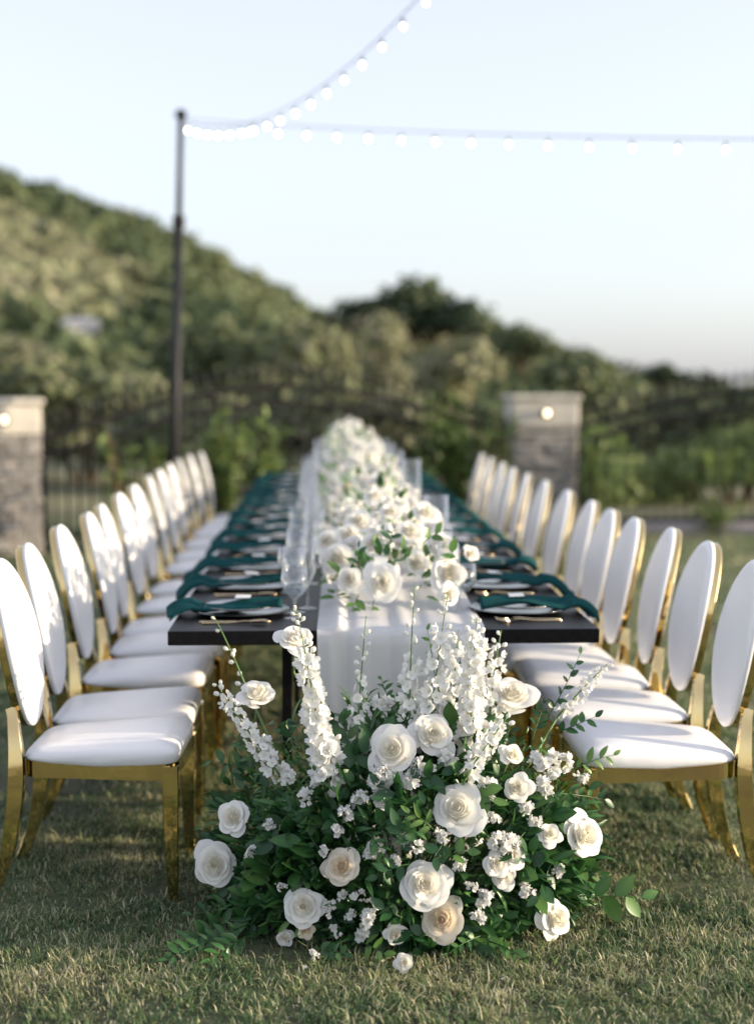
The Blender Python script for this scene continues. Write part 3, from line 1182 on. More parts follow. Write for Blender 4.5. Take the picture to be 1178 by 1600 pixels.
# oval frame band: each face of the band its own strip so that its edges stay crisp
bm = MB()
BSEC = [(-.026, .955), (-.026, .99), (-.022, 1.0), (-.003, 1.0), (-.003, .955), (-.026, .955)]
for q in range(5):
    V = []
    for (lx, k) in BSEC[q:q + 2]:
        for i in range(nA2):
            y, z = oval_pt(2 * PI * i / nA2, ORX * k, ORZ * k)
            V.append(oval_to_chair(lx, y, z))
    bm.add(V, grid_faces(nA2, 2, 0, True))
CH.append(('back_frame', fix(bm.mesh('back_frame', M['gold']))))
# legs
for s in (-1, 1):
    V, F = sweep([(.222, s * .198, .405), (.223, s * .198, .34), (.224, s * .199, .15), (.228, s * .200, 0)], [(.046, .050), (.046, .050), (.036, .038), (.029, .030)], (0, 1, 0), .12)
    CH.append(('leg', fix(crisp(V, F, 8).mesh('leg', M['gold']))))
for s in (-1, 1):
    pth = [(-.318, s * .180, 0), (-.285, s * .181, .07), (-.262, s * .181, .15), (-.245, s * .180, .25), (-.236, s * .178, .34), (-.236, s * .170, .42), (-.243, s * .157, .485), (-.252, s * .134, .53), (-.262, s * .122, .558)]
    sz = [(.027, .028), (.029, .034), (.031, .040), (.032, .045), (.032, .048), (.030, .044), (.026, .036), (.02, .032), (.012, .030)]
    n_ = 33
    tt = np.linspace(0, len(pth) - 1, n_)
    def cr(A):
        A = np.array(A, float)
        out = []
        for t_ in tt:
            i = min(int(t_), len(A) - 2); f = t_ - i
            p0, p1, p2, p3 = A[max(i - 1, 0)], A[i], A[i + 1], A[min(i + 2, len(A) - 1)]
            out.append(.5 * ((2 * p1) + (p2 - p0) * f + (2 * p0 - 5 * p1 + 4 * p2 - p3) * f * f + (3 * p1 - p0 - 3 * p2 + p3) * f ** 3))
        return out
    V, F = sweep([tuple(p) for p in cr(pth)], [tuple(p) for p in cr(sz)], (0, 1, 0), .12)
    CH.append(('leg', fix(crisp(V, F, 8).mesh('leg', M['gold']))))

LCH = [(0, 873), (45, 848), (95, 820), (140, 800), (160, 787), (187, 770), (210, 757), (234, 742), (250, 733), (266, 724), (281, 716), (297, 710), (315, 705)]
RCH = [(1182, 873), (1106, 845), (1046, 823), (991, 808), (954, 795), (923, 781), (886, 765), (851, 750), (822, 739), (800, 730), (784, 722), (766, 714), (752, 708)]
TOPZ = OZ + ORZ * math.cos(TILT) + .004
TOPX = OX - ORZ * math.sin(TILT) + .01
rj = random.Random(3)
for side, lst in ((1, LCH), (-1, RCH)):
    nm = 'left' if side == 1 else 'right'
    for i, (px, py) in enumerate(lst):
        p = G(px, py, TOPZ)
        y = p.y
        rz = (0 if side == 1 else PI) + rj.uniform(-.07, .07)
        x = p.x - side * TOPX
        root = empty('banquet_chair', (x, y, 0), rz)
        for (n_, me) in CH:
            obj(n_, me, root)
        tag(root, '%s chair from the camera in the %s row, white oval back, gold frame' % (ORD[i], nm) if 0 < i < 12 else '%s chair of the %s row, white oval back and gold frame' % (ORD[i], nm), 'chair', 'white and gold chairs along the table')

# ================================================================== PLACE SETTINGS
V, F = lathe([(0, .004), (.10, .004), (.125, .007), (.160, .016), (.165, .0175), (.164, .0145), (.125, .003), (.08, .0), (0, .0)], 40)
CHARGER = MB().add(V, F).mesh('charger_plate', M['charger'])
V, F = lathe([(0, .004), (.075, .004), (.09, .006), (.117, .012), (.120, .013), (.118, .010), (.09, .002), (.07, .0), (0, .0)], 40)
PLATE = MB().add(V, F).mesh('dinner_plate', M['plate'])


def napkin_mesh(seed):
    g = random.Random(seed)
    nu, nv = 17, 30
    V = []
    ph = g.uniform(0, 6)
    for layer in (0, 1):
        for j in range(nv):
            s = j / (nv - 1)
            # along x: from plate far rim to past the table edge (table edge at x = 0, inside positive)
            x = 0.345 - (0.375 + .014 * (seed % 5)) * s
            zc = .034 + .010 * math.sin(s * 5 + ph * .3) * (1 if s < .7 else .4)
            if x < .05:
                k = (.05 - x) / .11
                zc = .038 - .062 * min(1, k) ** 1.7 + .012 * math.sin(k * 3)
            for i in range(nu):
                u = i / (nu - 1) * 2 - 1
                w = .060 + .010 * math.sin(s * 3 + ph) + (.012 * max(0, (.06 - x) / .11))
                pleat = .007 * math.sin(u * 6 + ph + s * 2.5) + .005 * math.sin(u * 12 + s * 5 + ph) + .004 * math.sin(u * 3 + s * 11 + 2 * ph)
                edge = -.012 * abs(u) ** 4
                V.append((x + .008 * math.sin(u * 4 + ph) * s, u * w, zc + pleat + edge - layer * (.006 + .012 * max(0, (.10 - x) / .15))))
    F = grid_faces(nu, nv) + [tuple(reversed(f)) for f in grid_faces(nu, nv, nu * nv)]
    n0 = nu * nv
    for j in range(nv - 1):
        for i in (0, nu - 1):
            a, b = j * nu + i, (j + 1) * nu + i
            F.append((a, b, b + n0, a + n0) if i == 0 else (b, a, a + n0, b + n0))
    for j in (0, nv - 1):
        for i in range(nu - 1):
            a, b = j * nu + i, j * nu + i + 1
            F.append((b, a, a + n0, b + n0) if j == 0 else (a, b, b + n0, a + n0))
    return fix(MB().add(V, F).mesh('napkin', M['teal']))


NAPK = [napkin_mesh(k) for k in range(5)]
V, F = chbox((.05, .075, .0015), .0004)
CARD = fix(MB().add(V, F).mesh('name_card', M['card'], False))


def cutlery(kind):
    bm = MB()
    if kind == 'knife':
        V, F = sweep([(-.115, 0, .003), (-.11, 0, .003), (.0, 0, .003), (.01, 0, .003), (.09, 0, .003), (.115, 0.003, .003)],
                     [(.008, .005), (.010, .006), (.009, .005), (.017, .002), (.018, .0018), (.006, .001)], (0, 1, 0))
        bm.add(V, F)
    else:
        V, F = sweep([(-.105, 0, .003), (-.10, 0, .003), (-.02, 0, .004), (.03, 0, .010), (.048, 0, .009)],
                     [(.008, .004), (.011, .005), (.007, .004), (.005, .004), (.008, .003)], (0, 1, 0))
        bm.add(V, F)
        if kind == 'spoon':
            V = []
            for j in range(7):
                v = j / 6
                w = .021 * math.sin(PI * (v * .94 + .03)) ** .6
                for i in range(7):
                    u = i / 6 * 2 - 1
                    V.append((.044 + .062 * v, u * w, .011 - .008 * math.sin(PI * v) * (1 - u * u) + .003 * v))
            bm.add(V, grid_faces(7, 7))
        else:
            V = []
            for j in range(4):
                v = j / 3
                w = .011 * (v ** .6) + .003
                for i in range(5):
                    u = i / 4 * 2 - 1
                    V.append((.044 + .024 * v, u * w, .009 - .004 * v))
            bm.add(V, grid_faces(5, 4))
            for i in range(4):
                y = -.0105 + .007 * i
                V, F = sweep([(.066, y, .005), (.09, y, .006), (.108, y * .95, .011)], [(.004, .002), (.0035, .002), (.0015, .0012)], (0, 1, 0))
                bm.add(V, F)
    return fix(bm.mesh(kind, M['cutlery']))


FORK, KNIFE, SPOON = cutlery('fork'), cutlery('knife'), cutlery('spoon')


def stemware(h, rb, rt, bowl0, foot):
    o_ = [(0, .0), (foot, .001), (foot, .0025), (.010, .006), (.004, .012), (.0038, bowl0 - .012), (.008, bowl0), (rb * .75, bowl0 + .028), (rb, bowl0 + .045), (rt, h)]
    i_ = [(rt - .0012, h), (rb - .0013, bowl0 + .046), (rb * .73, bowl0 + .030), (.004, bowl0 + .006), (0, bowl0 + .005)]
    return lathe(o_ + i_, 24)


V, F = stemware(.165, .047, .041, .062, .036)
GOBLET = MB().add(V, F).mesh('water_goblet', M['glass'])
bm = MB(); V, F = lathe([(0, .070), (.0335, .0935), (.0445, .1075), (.0442, .118), (0, .118)], 24)
WATER = bm.add(V, F).mesh('water', M['water'])
V, F = stemware(.225, .043, .036, .095, .037)
WINE = MB().add(V, F).mesh('wine_glass', M['glass'])
V, F = stemware(.245, .027, .024, .085, .032)
FLUTE = MB().add(V, F).mesh('champagne_flute', M['glass'])

NS = 13
rj = random.Random(11)
for side in (1, -1):
    nm = 'left' if side == 1 else 'right'
    for i in range(NS):
        y = 4.86 + .62 * i + rj.uniform(-.015, .015)
        ex = TABLE_X - side * THW
        base_rz = 0 if side == 1 else PI

        def put(name, me, lx, ly, z, rz, what, cat, grp, sc=None, rx=0.0):
            wx, wy = ex + side * lx, y + ly          # ly always away from the camera
            o = obj(name, me, None, (wx, wy, z), (0, rx, base_rz + rz), sc)
            pos = {0: 'nearest the camera', 12: 'farthest from the camera'}.get(i, '%s from the camera' % ORD[i])
            tag(o, '%s on the %s side, %s' % (what, nm, pos), cat, grp)
            return o
        put('charger_plate', CHARGER, .205, 0, TZ + .0005, 0, 'dark round charger plate', 'plate', 'charger plates')
        put('dinner_plate', PLATE, .205, 0, TZ + .0185, 0, 'pale grey dinner plate', 'plate', 'dinner plates')
        put('napkin', NAPK[(i * 2 + (side < 0)) % 5], 0.0, -.025 + rj.uniform(-.012, .012), TZ + .006, rj.uniform(-.05, .05), 'teal napkin hanging over the edge', 'napkin', 'teal napkins')
        put('name_card', CARD, .215, -.005, TZ + .058, rj.uniform(-.15, .15), 'small white name card on napkin', 'name card', 'name cards', None, .1 * rj.uniform(-1, 1))
        if side == 1:
            put('knife', KNIFE, .20, -.192, TZ + .0005, rj.uniform(-.06, .06), 'bronze knife', 'knife', 'bronze cutlery')
            put('spoon', SPOON, .20, -.225, TZ + .0005, rj.uniform(-.06, .06), 'bronze spoon', 'spoon', 'bronze cutlery')
            put('fork', FORK, .20, .195, TZ + .0005, rj.uniform(-.06, .06), 'bronze fork', 'fork', 'bronze cutlery')
        else:
            put('fork', FORK, .20, -.190, TZ + .0005, rj.uniform(-.06, .06), 'bronze dinner fork', 'fork', 'bronze cutlery')
            put('fork', FORK, .20, -.222, TZ + .0005, rj.uniform(-.10, .10), 'bronze salad fork', 'fork', 'bronze cutlery')
            put('knife', KNIFE, .20, .195, TZ + .0005, rj.uniform(-.06, .06), 'bronze knife', 'knife', 'bronze cutlery')
        gb = put('water_goblet', GOBLET, .385 + rj.uniform(-.025, .02), -.13 + rj.uniform(-.03, .03) if side == 1 else -.02, TZ + .0005, 0, 'clear goblet with water', 'glass', 'stemmed glasses')
        obj('water', WATER, gb)
        put('wine_glass', WINE, .41 + rj.uniform(-.03, .035), .03 + rj.uniform(-.04, .02) if side == 1 else .09, TZ + .0005, 0, 'tall clear wine glass', 'glass', 'stemmed glasses')
        put('champagne_flute', FLUTE, .455 + rj.uniform(-.03, .02), .10 if side == 1 else .02, TZ + .0005, 0, 'slim clear champagne flute', 'glass', 'stemmed glasses')

# ================================================================== FLOWERS
def petal(theta0, W, rt, zt, rb, zb, lip, nu, nv, g, tip=0.0, skew=.05, ctl=.95):
    """one petal, wrapped round the +Z axis: from (rb, zb) up to (rt, zt), its rim rolled out by lip"""
    V, T = [], []
    wob = [g.uniform(-1, 1) for _ in range(4)]
    for j in range(nv):
        v = j / (nv - 1)
        for i in range(nu):
            u = i / (nu - 1) * 2 - 1
            vv = v * (1 - .17 * abs(u) ** 2.8 + tip * (1 - abs(u)) ** 1.5 * .10)
            w = W * (.45 + .55 * v ** .5) * (1 - .12 * max(0, v - .7))
            b0, b1, b2 = (1 - vv) ** 2, 2 * vv * (1 - vv), vv ** 2
            r = b0 * rb + b1 * (rb + (rt - rb) * ctl) + b2 * rt
            z = b0 * zb + b1 * (zb + (zt - zb) * .45) + b2 * zt
            s = max(0, (vv - .60) / .40)
            r += lip * s ** 2 * (1 + .3 * abs(u) ** 2)
            z -= abs(lip) * .75 * s ** 2.2 * (.5 + .8 * abs(u) ** 2)
            r *= 1 + skew * u + .02 * math.sin(3 * u + wob[0] * 3) * v
            z += .022 * v * math.sin(4 * u + wob[1] * 5) * (rt + .2)
            a = theta0 + u * w
            V.append((r * math.cos(a), r * math.sin(a), z))
            T.append(min(1, .12 + .62 * rt + .22 * v * rt + .20 * v))
    return V, grid_faces(nu, nv), T


class RoseKind:
    """a rose of radius 1 facing +Z: heart mesh + separate outer petals"""

    def __init__(s, seed, openness=1.0, n_in=13, n_out=15):
        g = random.Random(seed)
        hb = MB()
        allb = MB()
        s.outer = []
        th = g.uniform(0, 6)
        N = n_in + n_out
        for k in range(N):
            t_ = k / (N - 1)
            inner = k < n_in
            if inner:                                   # tight, high heart
                q_ = k / n_in
                rt = .035 + (.36 + .08 * openness) * q_ ** 1.1
                zt = .40 - .10 * q_ ** 1.5
                rb, zb = max(.02, rt * .75 - .03), zt - .36
                W = (1.45 - .35 * q_) * g.uniform(.92, 1.08)
                lip = -.015 if q_ < .3 else .035 * g.uniform(.5, 1.5)
            else:                                       # broad outer petals, rolled back at the rim
                q_ = (k - n_in) / max(1, n_out - 1)
                rt = .46 + .06 * openness + .36 * q_ ** .9 * openness
                zt = .30 - .10 * q_ - (.10 + .26 * q_ ** 1.4) * openness
                rb, zb = rt * .55 - .06, zt - .34 + .10 * q_
                W = (.98 - .26 * q_) * g.uniform(.9, 1.12)
                lip = (.07 + .15 * q_) * g.uniform(.5, 1.6)
            V, F, T = petal(th, W, rt * g.uniform(.96, 1.04), zt + g.uniform(-.02, .02), rb, zb, lip, 11, 7, g, g.uniform(.2, 1.5) if not inner else 0)
            th += 2.399963 + g.uniform(-.22, .22)
            allb.add(V, F, T)
            if k < n_in:
                hb.add(V, F, T)
            else:
                s.outer.append((V, F, T))
        # the solid inside of the bloom, under all petals, and the green calyx
        V, F = lathe([(0, -.42), (.30, -.36), (.46, -.22), (.40, -.10), (.22, .02), (.06, .14), (0, .15)], 14)
        hb.add(V, F, .25)
        allb.add(V, F, .25)
        V, F = lathe([(0, -.62), (.10, -.58), (.17, -.50), (.22, -.40), (0, -.36)], 8)
        s.calyx = (V, F)
        s.heart = hb
        s.all = allb
        s._m = {}

    def meshes(s, mat):
        if mat not in s._m:
            s._m[mat] = (s.heart.mesh('rose', M[mat]), [MB().add(*p).mesh('petal', M[mat]) for p in s.outer],
                         MB().add(s.calyx[0], s.calyx[1]).mesh('calyx', M['stem']))
        return s._m[mat]

    def joined(s, mat):
        k = mat + '_j'
        if k not in s._m:
            s._m[k] = s.all.mesh('rose', M[mat])
        return s._m[k]


ROSES = [RoseKind(1, 1.0), RoseKind(2, .9, 12, 11), RoseKind(3, 1.1, 15, 13), RoseKind(4, .55, 12, 9), RoseKind(5, .75, 13, 10), RoseKind(6, 1.05, 11, 12), RoseKind(7, .85, 14, 13)]


def ell_add(bm, p, ax, r, l, tint):
    R = np.array(orient(ax, (0.3, .2, .9)))
    V = []
    prof = [(0, 0), (.18, .7), (.5, 1), (.82, .75), (1, .08)]
    for (t_, k) in prof:
        for i in range(6):
            a = 2 * PI * i / 6
            V.append((t_ * l, r * k * math.cos(a), r * k * math.sin(a)))
    bm.add(np.array(V) @ R.T + np.array(p), grid_faces(6, 5, 0, True), tint)


def floret_geo(seed, npet=5, cup=.35):
    g = random.Random(seed)
    Vs, Fs, Ts, k = [], [], [], 0
    for q in range(npet):
        a0 = 2 * PI * q / npet + g.uniform(-.15, .15)
        cu = cup * g.uniform(.6, 1.3)
        for j, (r, w) in enumerate(((.06, .10), (.45, .40), (.82, .46), (1.0, .22))):
            for u in (-1, 0, 1):
                x, y = r * g.uniform(.9, 1.08) - .06 * abs(u), u * w * g.uniform(.85, 1.1)
                z = cu * r * r + .12 * abs(u) * r + g.uniform(-.09, .09) * r
                Vs.append((x * math.cos(a0) - y * math.sin(a0), x * math.sin(a0) + y * math.cos(a0), z))
                Ts.append(.1 + .9 * min(1, r * 1.6))
        Fs += grid_faces(3, 4, k)
        k += 12
    # little eye in the throat
    V, F = lathe([(0, .02), (.11, .05), (.13, .2), (.06, .28), (0, .28)], 6)
    Vs += [tuple(v) for v in V]
    Fs += [tuple(i + k for i in f) for f in F]
    Ts += [.12] * len(V)
    return np.array(Vs), Fs, np.array(Ts)


FLO = [floret_geo(k, 5, .15 + .14 * k) for k in range(7)]
FLOM = [MB().add(*f).mesh('floret', M['floret']) for f in FLO]

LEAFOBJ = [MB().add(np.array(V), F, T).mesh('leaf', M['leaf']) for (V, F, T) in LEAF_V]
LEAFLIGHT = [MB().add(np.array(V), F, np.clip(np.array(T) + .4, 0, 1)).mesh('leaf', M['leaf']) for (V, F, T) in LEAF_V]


def bez(p0, p1, bend, n=10):
    m = (Vector(p0) + Vector(p1)) / 2 + Vector(bend)
    return [Vector(p0) * (1 - t_) ** 2 + m * 2 * t_ * (1 - t_) + Vector(p1) * t_ * t_ for t_ in [i / n for i in range(n + 1)]]


FLOCOUNT = 0
LEAFCOUNT = 0


def spire(parent, p0, p1, rad, dens=1.0, bud=.3, seed=0, as_obj=True, bend=(0, 0, 0), fs=.019, label=None):
    """delphinium-like spike from p0 (lowest floret) to p1 (tip), positions in world; parent sits at PILE0"""
    global FLOCOUNT
    g = random.Random(seed)
    off = Vector(parent.location)
    path = bez(Vector(p0) - off, Vector(p1) - off, bend, 16)
    bs = MB()
    bs.add(*tube(path, [.0034 - .0022 * i / 16 for i in range(17)], 5))
    L = sum((path[i + 1] - path[i]).length for i in range(16))
    n = int(L / .0046 * dens * (rad / .03))
    fl = []
    for k in range(n):
        t_ = k / n
        i = min(15, int(t_ * 16))
        q = path[i].lerp(path[i + 1], t_ * 16 - i)
        tg = (path[i + 1] - path[i]).normalized()
        a = k * 2.399963 + g.uniform(-.3, .3)
        b_ = tg.orthogonal().normalized()
        n_ = tg.cross(b_)
        out = (b_ * math.cos(a) + n_ * math.sin(a)) + tg * g.uniform(.0, .35)
        out.normalize()
        if t_ < 1 - bud:
            r = rad * (1 - .45 * (t_ / (1 - bud)) ** 1.5) * g.uniform(.5, 1.05)
            s = fs * 1.12 * (1 - .30 * t_ / (1 - bud)) * g.uniform(.85, 1.15)
            fl.append((q + out * r, out, s))
        else:
            if g.random() > .55:
                continue
            tt = (t_ - (1 - bud)) / bud
            r = rad * .55 * (1 - .65 * tt)
            d_ = (out + tg * .9).normalized()
            pp = q + out * r
            bs.add(*tube([q, q.lerp(pp, .6) + tg * .002, pp], .0011, 4), .3)
            ell_add(bs, pp, d_, .0080 * (1 - .42 * tt), .020 * (1 - .35 * tt), .9 - .5 * tt)
    me = bs.mesh('flower_spike', M['floret'])
    a = me.attributes['tint']
    # stems green: first tube vertices
    vals = np.zeros(len(me.vertices), np.float32)
    a.data.foreach_get('value', vals)
    me.materials.append(M['stem'])
    npoly_stem = 5 * 16 + 2
    for pi_ in range(npoly_stem):
        me.polygons[pi_].material_index = 1
    sp = obj('flower_spike', me, parent)
    if as_obj and FLOCOUNT < 290:
        for (p, d_, s) in fl:
            q = d_.to_track_quat('Z', 'Y') @ Quaternion((0, 0, 1), g.uniform(0, 6))
            obj('floret', FLOM[g.randrange(7)], sp, p, q, s)
            FLOCOUNT += 1
    else:
        fb = MB()
        for (p, d_, s) in fl:
            R = np.array((d_.to_track_quat('Z', 'Y') @ Quaternion((0, 0, 1), g.uniform(0, 6))).to_matrix())
            V, F, T = FLO[g.randrange(7)]
            fb.add(V * s @ R.T + np.array(p), F, T)
        obj('florets', fb.mesh('florets', M['floret']), sp)
    return sp


def cluster(parent, p, d_, R, n, fs, seed, name='blossom_cluster'):
    g = random.Random(seed)
    off = Vector(parent.location)
    fb = MB()
    rot = np.array(Vector(d_).to_track_quat('Z', 'Y').to_matrix())
    n = int(n * 1.9)
    sq = (g.uniform(.8, 1.25), g.uniform(.8, 1.25), g.uniform(.7, 1.0))
    lob = [Vector((g.gauss(0, .45), g.gauss(0, .45), g.gauss(.1, .35))) for _ in range(3)]
    for k in range(n):
        d = Vector((g.gauss(0, 1), g.gauss(0, 1), abs(g.gauss(.25, .8)))).normalized()
        c = lob[k % 3] * R + d * R * g.uniform(.35, .75)
        c = Vector((c.x * sq[0], c.y * sq[1], c.z * sq[2]))
        dd = (d + Vector((g.gauss(0, .35), g.gauss(0, .35), g.gauss(.2, .35)))).normalized()
        if g.random() < .12:
            ell_add(fb, np.array(rot @ np.array(c * 1.2)), rot @ np.array(dd), fs * .32, fs * .9, g.uniform(.05, .5))
            continue
        q = np.array((dd.to_track_quat('Z', 'Y') @ Quaternion((0, 0, 1), g.uniform(0, 6))).to_matrix())
        V, F, T = FLO[g.randrange(len(FLO))]
        s = fs * g.uniform(.75, 1.35)
        fb.add((V * s @ q.T + np.array(c)) @ rot.T, F, T)
    return obj(name, fb.mesh(name, M['floret']), parent, Vector(p) - off)


def rose(parent, p, d_, R, kind, mat='petal', seed=0, petals=True):
    kind = 3 if kind == 3 else [0, 1, 2, 4, 5, 6][(kind * 2 + seed) % 6]
    R = (R * (1 + .06 * math.sin(seed * 3.1)), R * (1 + .06 * math.cos(seed * 2.3)), R)
    off = Vector(parent.location)
    q = Vector(d_).to_track_quat('Z', 'Y') @ Quaternion((0, 0, 1), seed * 1.7)
    if petals:
        h, outer, cal = ROSES[kind].meshes(mat)
        o = obj('rose', h, parent, Vector(p) - off, q, R)
        for me in outer:
            obj('petal', me, o)
        obj('calyx', cal, o)
    else:
        o = obj('rose', ROSES[kind].joined(mat), parent, Vector(p) - off, q, R)
    return o


def sprig(parent, p0, p1, n, L, kinds, seed, bend=(0, 0, 0), light=False, pair=False, wide=1.0, as_obj=True, acc=None):
    """leafy stem from p0 to p1 with n leaves of length L"""
    global LEAFCOUNT
    g = random.Random(seed)
    off = Vector(parent.location)
    path = bez(Vector(p0) - off, Vector(p1) - off, bend, 10)
    bs = MB()
    bs.add(*tube(path, [.0021 - .0013 * i / 10 for i in range(11)], 5), .55)
    st = obj('leaf_sprig', bs.mesh('leaf_sprig', M['leaf']), parent)
    lb = MB()
    for k in range(n):
        t_ = .18 + .82 * (k + .5) / n
        if k == n - 1:
            t_ = 1.0
        i = min(9, int(t_ * 10))
        q = path[i].lerp(path[i + 1], t_ * 10 - i)
        tg = (path[i + 1] - path[i]).normalized()
        sdir = tg.cross(Vector((g.uniform(-.4, .4), -1, g.uniform(.1, .7)))).normalized()
        sg = 1 if k % 2 else -1
        d_ = (tg * (.75 if k < n - 1 else 3) + sdir * sg * 1.0 + Vector((g.gauss(0, .22), g.gauss(0, .22), g.gauss(0, .22)))).normalized()
        nrm = Vector((g.gauss(0, .35), -.75 + g.gauss(0, .35), .8))
        l = L * g.uniform(.75, 1.15) * (1 - .25 * t_)
        kd = kinds[g.randrange(len(kinds))]
        if as_obj and LEAFCOUNT < 296:
            Rm = orient(d_, nrm).to_4x4()
            mm = Matrix.Translation(q) @ Rm @ Matrix.Diagonal((l, l * wide, l, 1))
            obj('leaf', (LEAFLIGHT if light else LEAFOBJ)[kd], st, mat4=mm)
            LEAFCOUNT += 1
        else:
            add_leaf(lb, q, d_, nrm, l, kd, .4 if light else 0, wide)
    if lb.n:
        obj('small_leaves', lb.mesh('small_leaves', M['leaf']), st)
    return st


# ------------------------------------------------------------------ ground arrangement in front of the table
EC = P(628, 1330, 4.20)
EC = Vector((EC.x, EC.y, 0.18))
ER = Vector((0.545, 0.34, 0.46))
pile = empty('ground_flower_arrangement', (EC.x, EC.y, 0))
tag(pile, 'large arrangement of white roses, tall white spikes and greenery on the grass before the table', 'flower arrangement')


def hit(px, py, k=1.0):
    """where the line of sight meets the front of the mound (or passes beside it)"""
    r = ray(px, py)
    a = Vector((r.x / (ER.x * k), r.y / (ER.y * k), r.z / (ER.z * k)))
    c = CAM - EC
    b = Vector((c.x / (ER.x * k), c.y / (ER.y * k), c.z / (ER.z * k)))
    A, B, C_ = a.dot(a), 2 * a.dot(b), b.dot(b) - 1
    D = B * B - 4 * A * C_
    t_ = (-B - math.sqrt(D)) / (2 * A) if D > 0 else -B / (2 * A)
    p = CAM + r * t_
    if p.z < 0.03:
        p = G(px, py, 0.03)
    return p, t_


def face(p, fx, fz, w=1.0):
    """direction a bloom faces: towards the camera, turned right by fx and up by fz"""
    tc = (CAM - p).normalized()
    return (tc * w + RT * fx + Vector((0, 0, 1)) * fz).normalized()


ROSEL = [  # px, py, width px, turn right, turn up, kind, colour, dip into the mound
    (335, 1352, 62, -.15, -.1, 0, 'petal'), (364, 1277, 58, -.55, .25, 1, 'petal'), (402, 1082, 56, .15, 1.5, 1, 'petal'),
    (462, 996, 58, .1, 1.6, 2, 'petal'), (474, 1416, 60, -.1, .0, 2, 'petal'), (533, 1354, 56, -.35, .2, 0, 'petal_cream'),
    (613, 1172, 76, -.3, .35, 2, 'petal'), (677, 1147, 70, .1, .3, 0, 'petal'), (714, 1263, 76, -.1, .25, 1, 'petal'),
    (800, 1084, 72, .1, 1.1, 2, 'petal'), (664, 1382, 76, .1, .2, 1, 'petal'), (690, 1437, 62, -.1, .0, 0, 'petal_cream'),
    (913, 1305, 70, .75, .1, 2, 'petal'), (868, 1437, 66, .7, -.05, 3, 'petal'), (858, 1303, 44, .3, .5, 3, 'petal'),
    (808, 1231, 52, .15, .1, 3, 'petal'), (618, 1461, 40, .1, -.1, 3, 'petal'), (632, 1504, 32, .0, -.2, 3, 'petal'),
    (478, 1454, 32, .2, -.3, 3, 'petal_cream'), (444, 1466, 30, -.2, -.3, 3, 'petal'), (800, 1180, 46, .5, .8, 3, 'petal'),
    (775, 1350, 42, .2, .2, 0, 'petal'), (800, 1335, 44, .4, .1, 2, 'petal'), (788, 1370, 40, .2, -.2, 1, 'petal')]
BLOOM = []
for i, (px, py, w, fx, fz, kd, mt) in enumerate(ROSEL):
    p, t_ = hit(px, py, 1.04)
    R = w / 2 / FPX * t_ * 1.02
    rose(pile, p, face(p, fx, fz), R, kd, mt, i)
    BLOOM.append((p, R))
    # its stem runs back into the mound
    d_ = face(p, fx, fz)
    core = Vector((EC.x + (p.x - EC.x) * .25, EC.y + .02, 0.05 + p.z * .3))
    bs = MB()
    st = [p - d_ * R * .65 - pile.location, p - d_ * (R * .65 + .07) - Vector((0, 0, .02)) - pile.location, core - pile.location]
    bs.add(*tube(st, [.0026, .003, .003], 5))
    obj('rose_stem', bs.mesh('rose_stem', M['stem']), pile)

SPIRES = [  # base px, tip px, radius, density, bud share, floret size, depth offset
    ((440, 1215), (338, 1068), .024, 1.0, .12, .014, 0.0), ((385, 1075), (334, 962), .020, .55, .95, .012, .08),
    ((512, 1225), (462, 945), .030, .85, .28, .021, .02), ((556, 1180), (572, 962), .026, .42, .45, .019, .10),
    ((640, 1180), (648, 915), .026, .50, .42, .020, .08), ((668, 1170), (700, 925), .030, .50, .25, .022, .06),
    ((735, 1190), (745, 965), .034, .95, .12, .020, .05), ((765, 1120), (783, 985), .026, .7, .25, .018, .07),
    ((706, 1120), (716, 985), .028, .6, .2, .020, .1), ((728, 1215), (795, 1118), .024, 1.0, .12, .014, -.03),
    ((872, 1118), (950, 1036), .020, 1.0, .12, .012, .05), ((505, 1230), (520, 1150), .028, .9, .1, .019, .0)]
for i, (a, b_, r, de, bu, fs, dd) in enumerate(SPIRES):
    pa, ta = hit(*a)
    ta = min(max(ta, 3.9), 4.25) + dd
    pa = P(a[0], a[1], ta)
    pb_ = P(b_[0], b_[1], ta + .04)
    spire(pile, pa, pb_, r, de, bu, 30 + i, True, (random.uniform(-.01, .01), 0, random.uniform(-.005, .01)), fs)
    core = Vector((EC.x + (pa.x - EC.x) * .4, EC.y + .03, .06))
    bs = MB()
    bs.add(*tube([pa - pile.location, (pa + (pa - pb_) * .3).lerp(core, .4) - pile.location, core - pile.location], [.0034, .0034, .003], 5))
    obj('spike_stem', bs.mesh('spike_stem', M['stem']), pile)

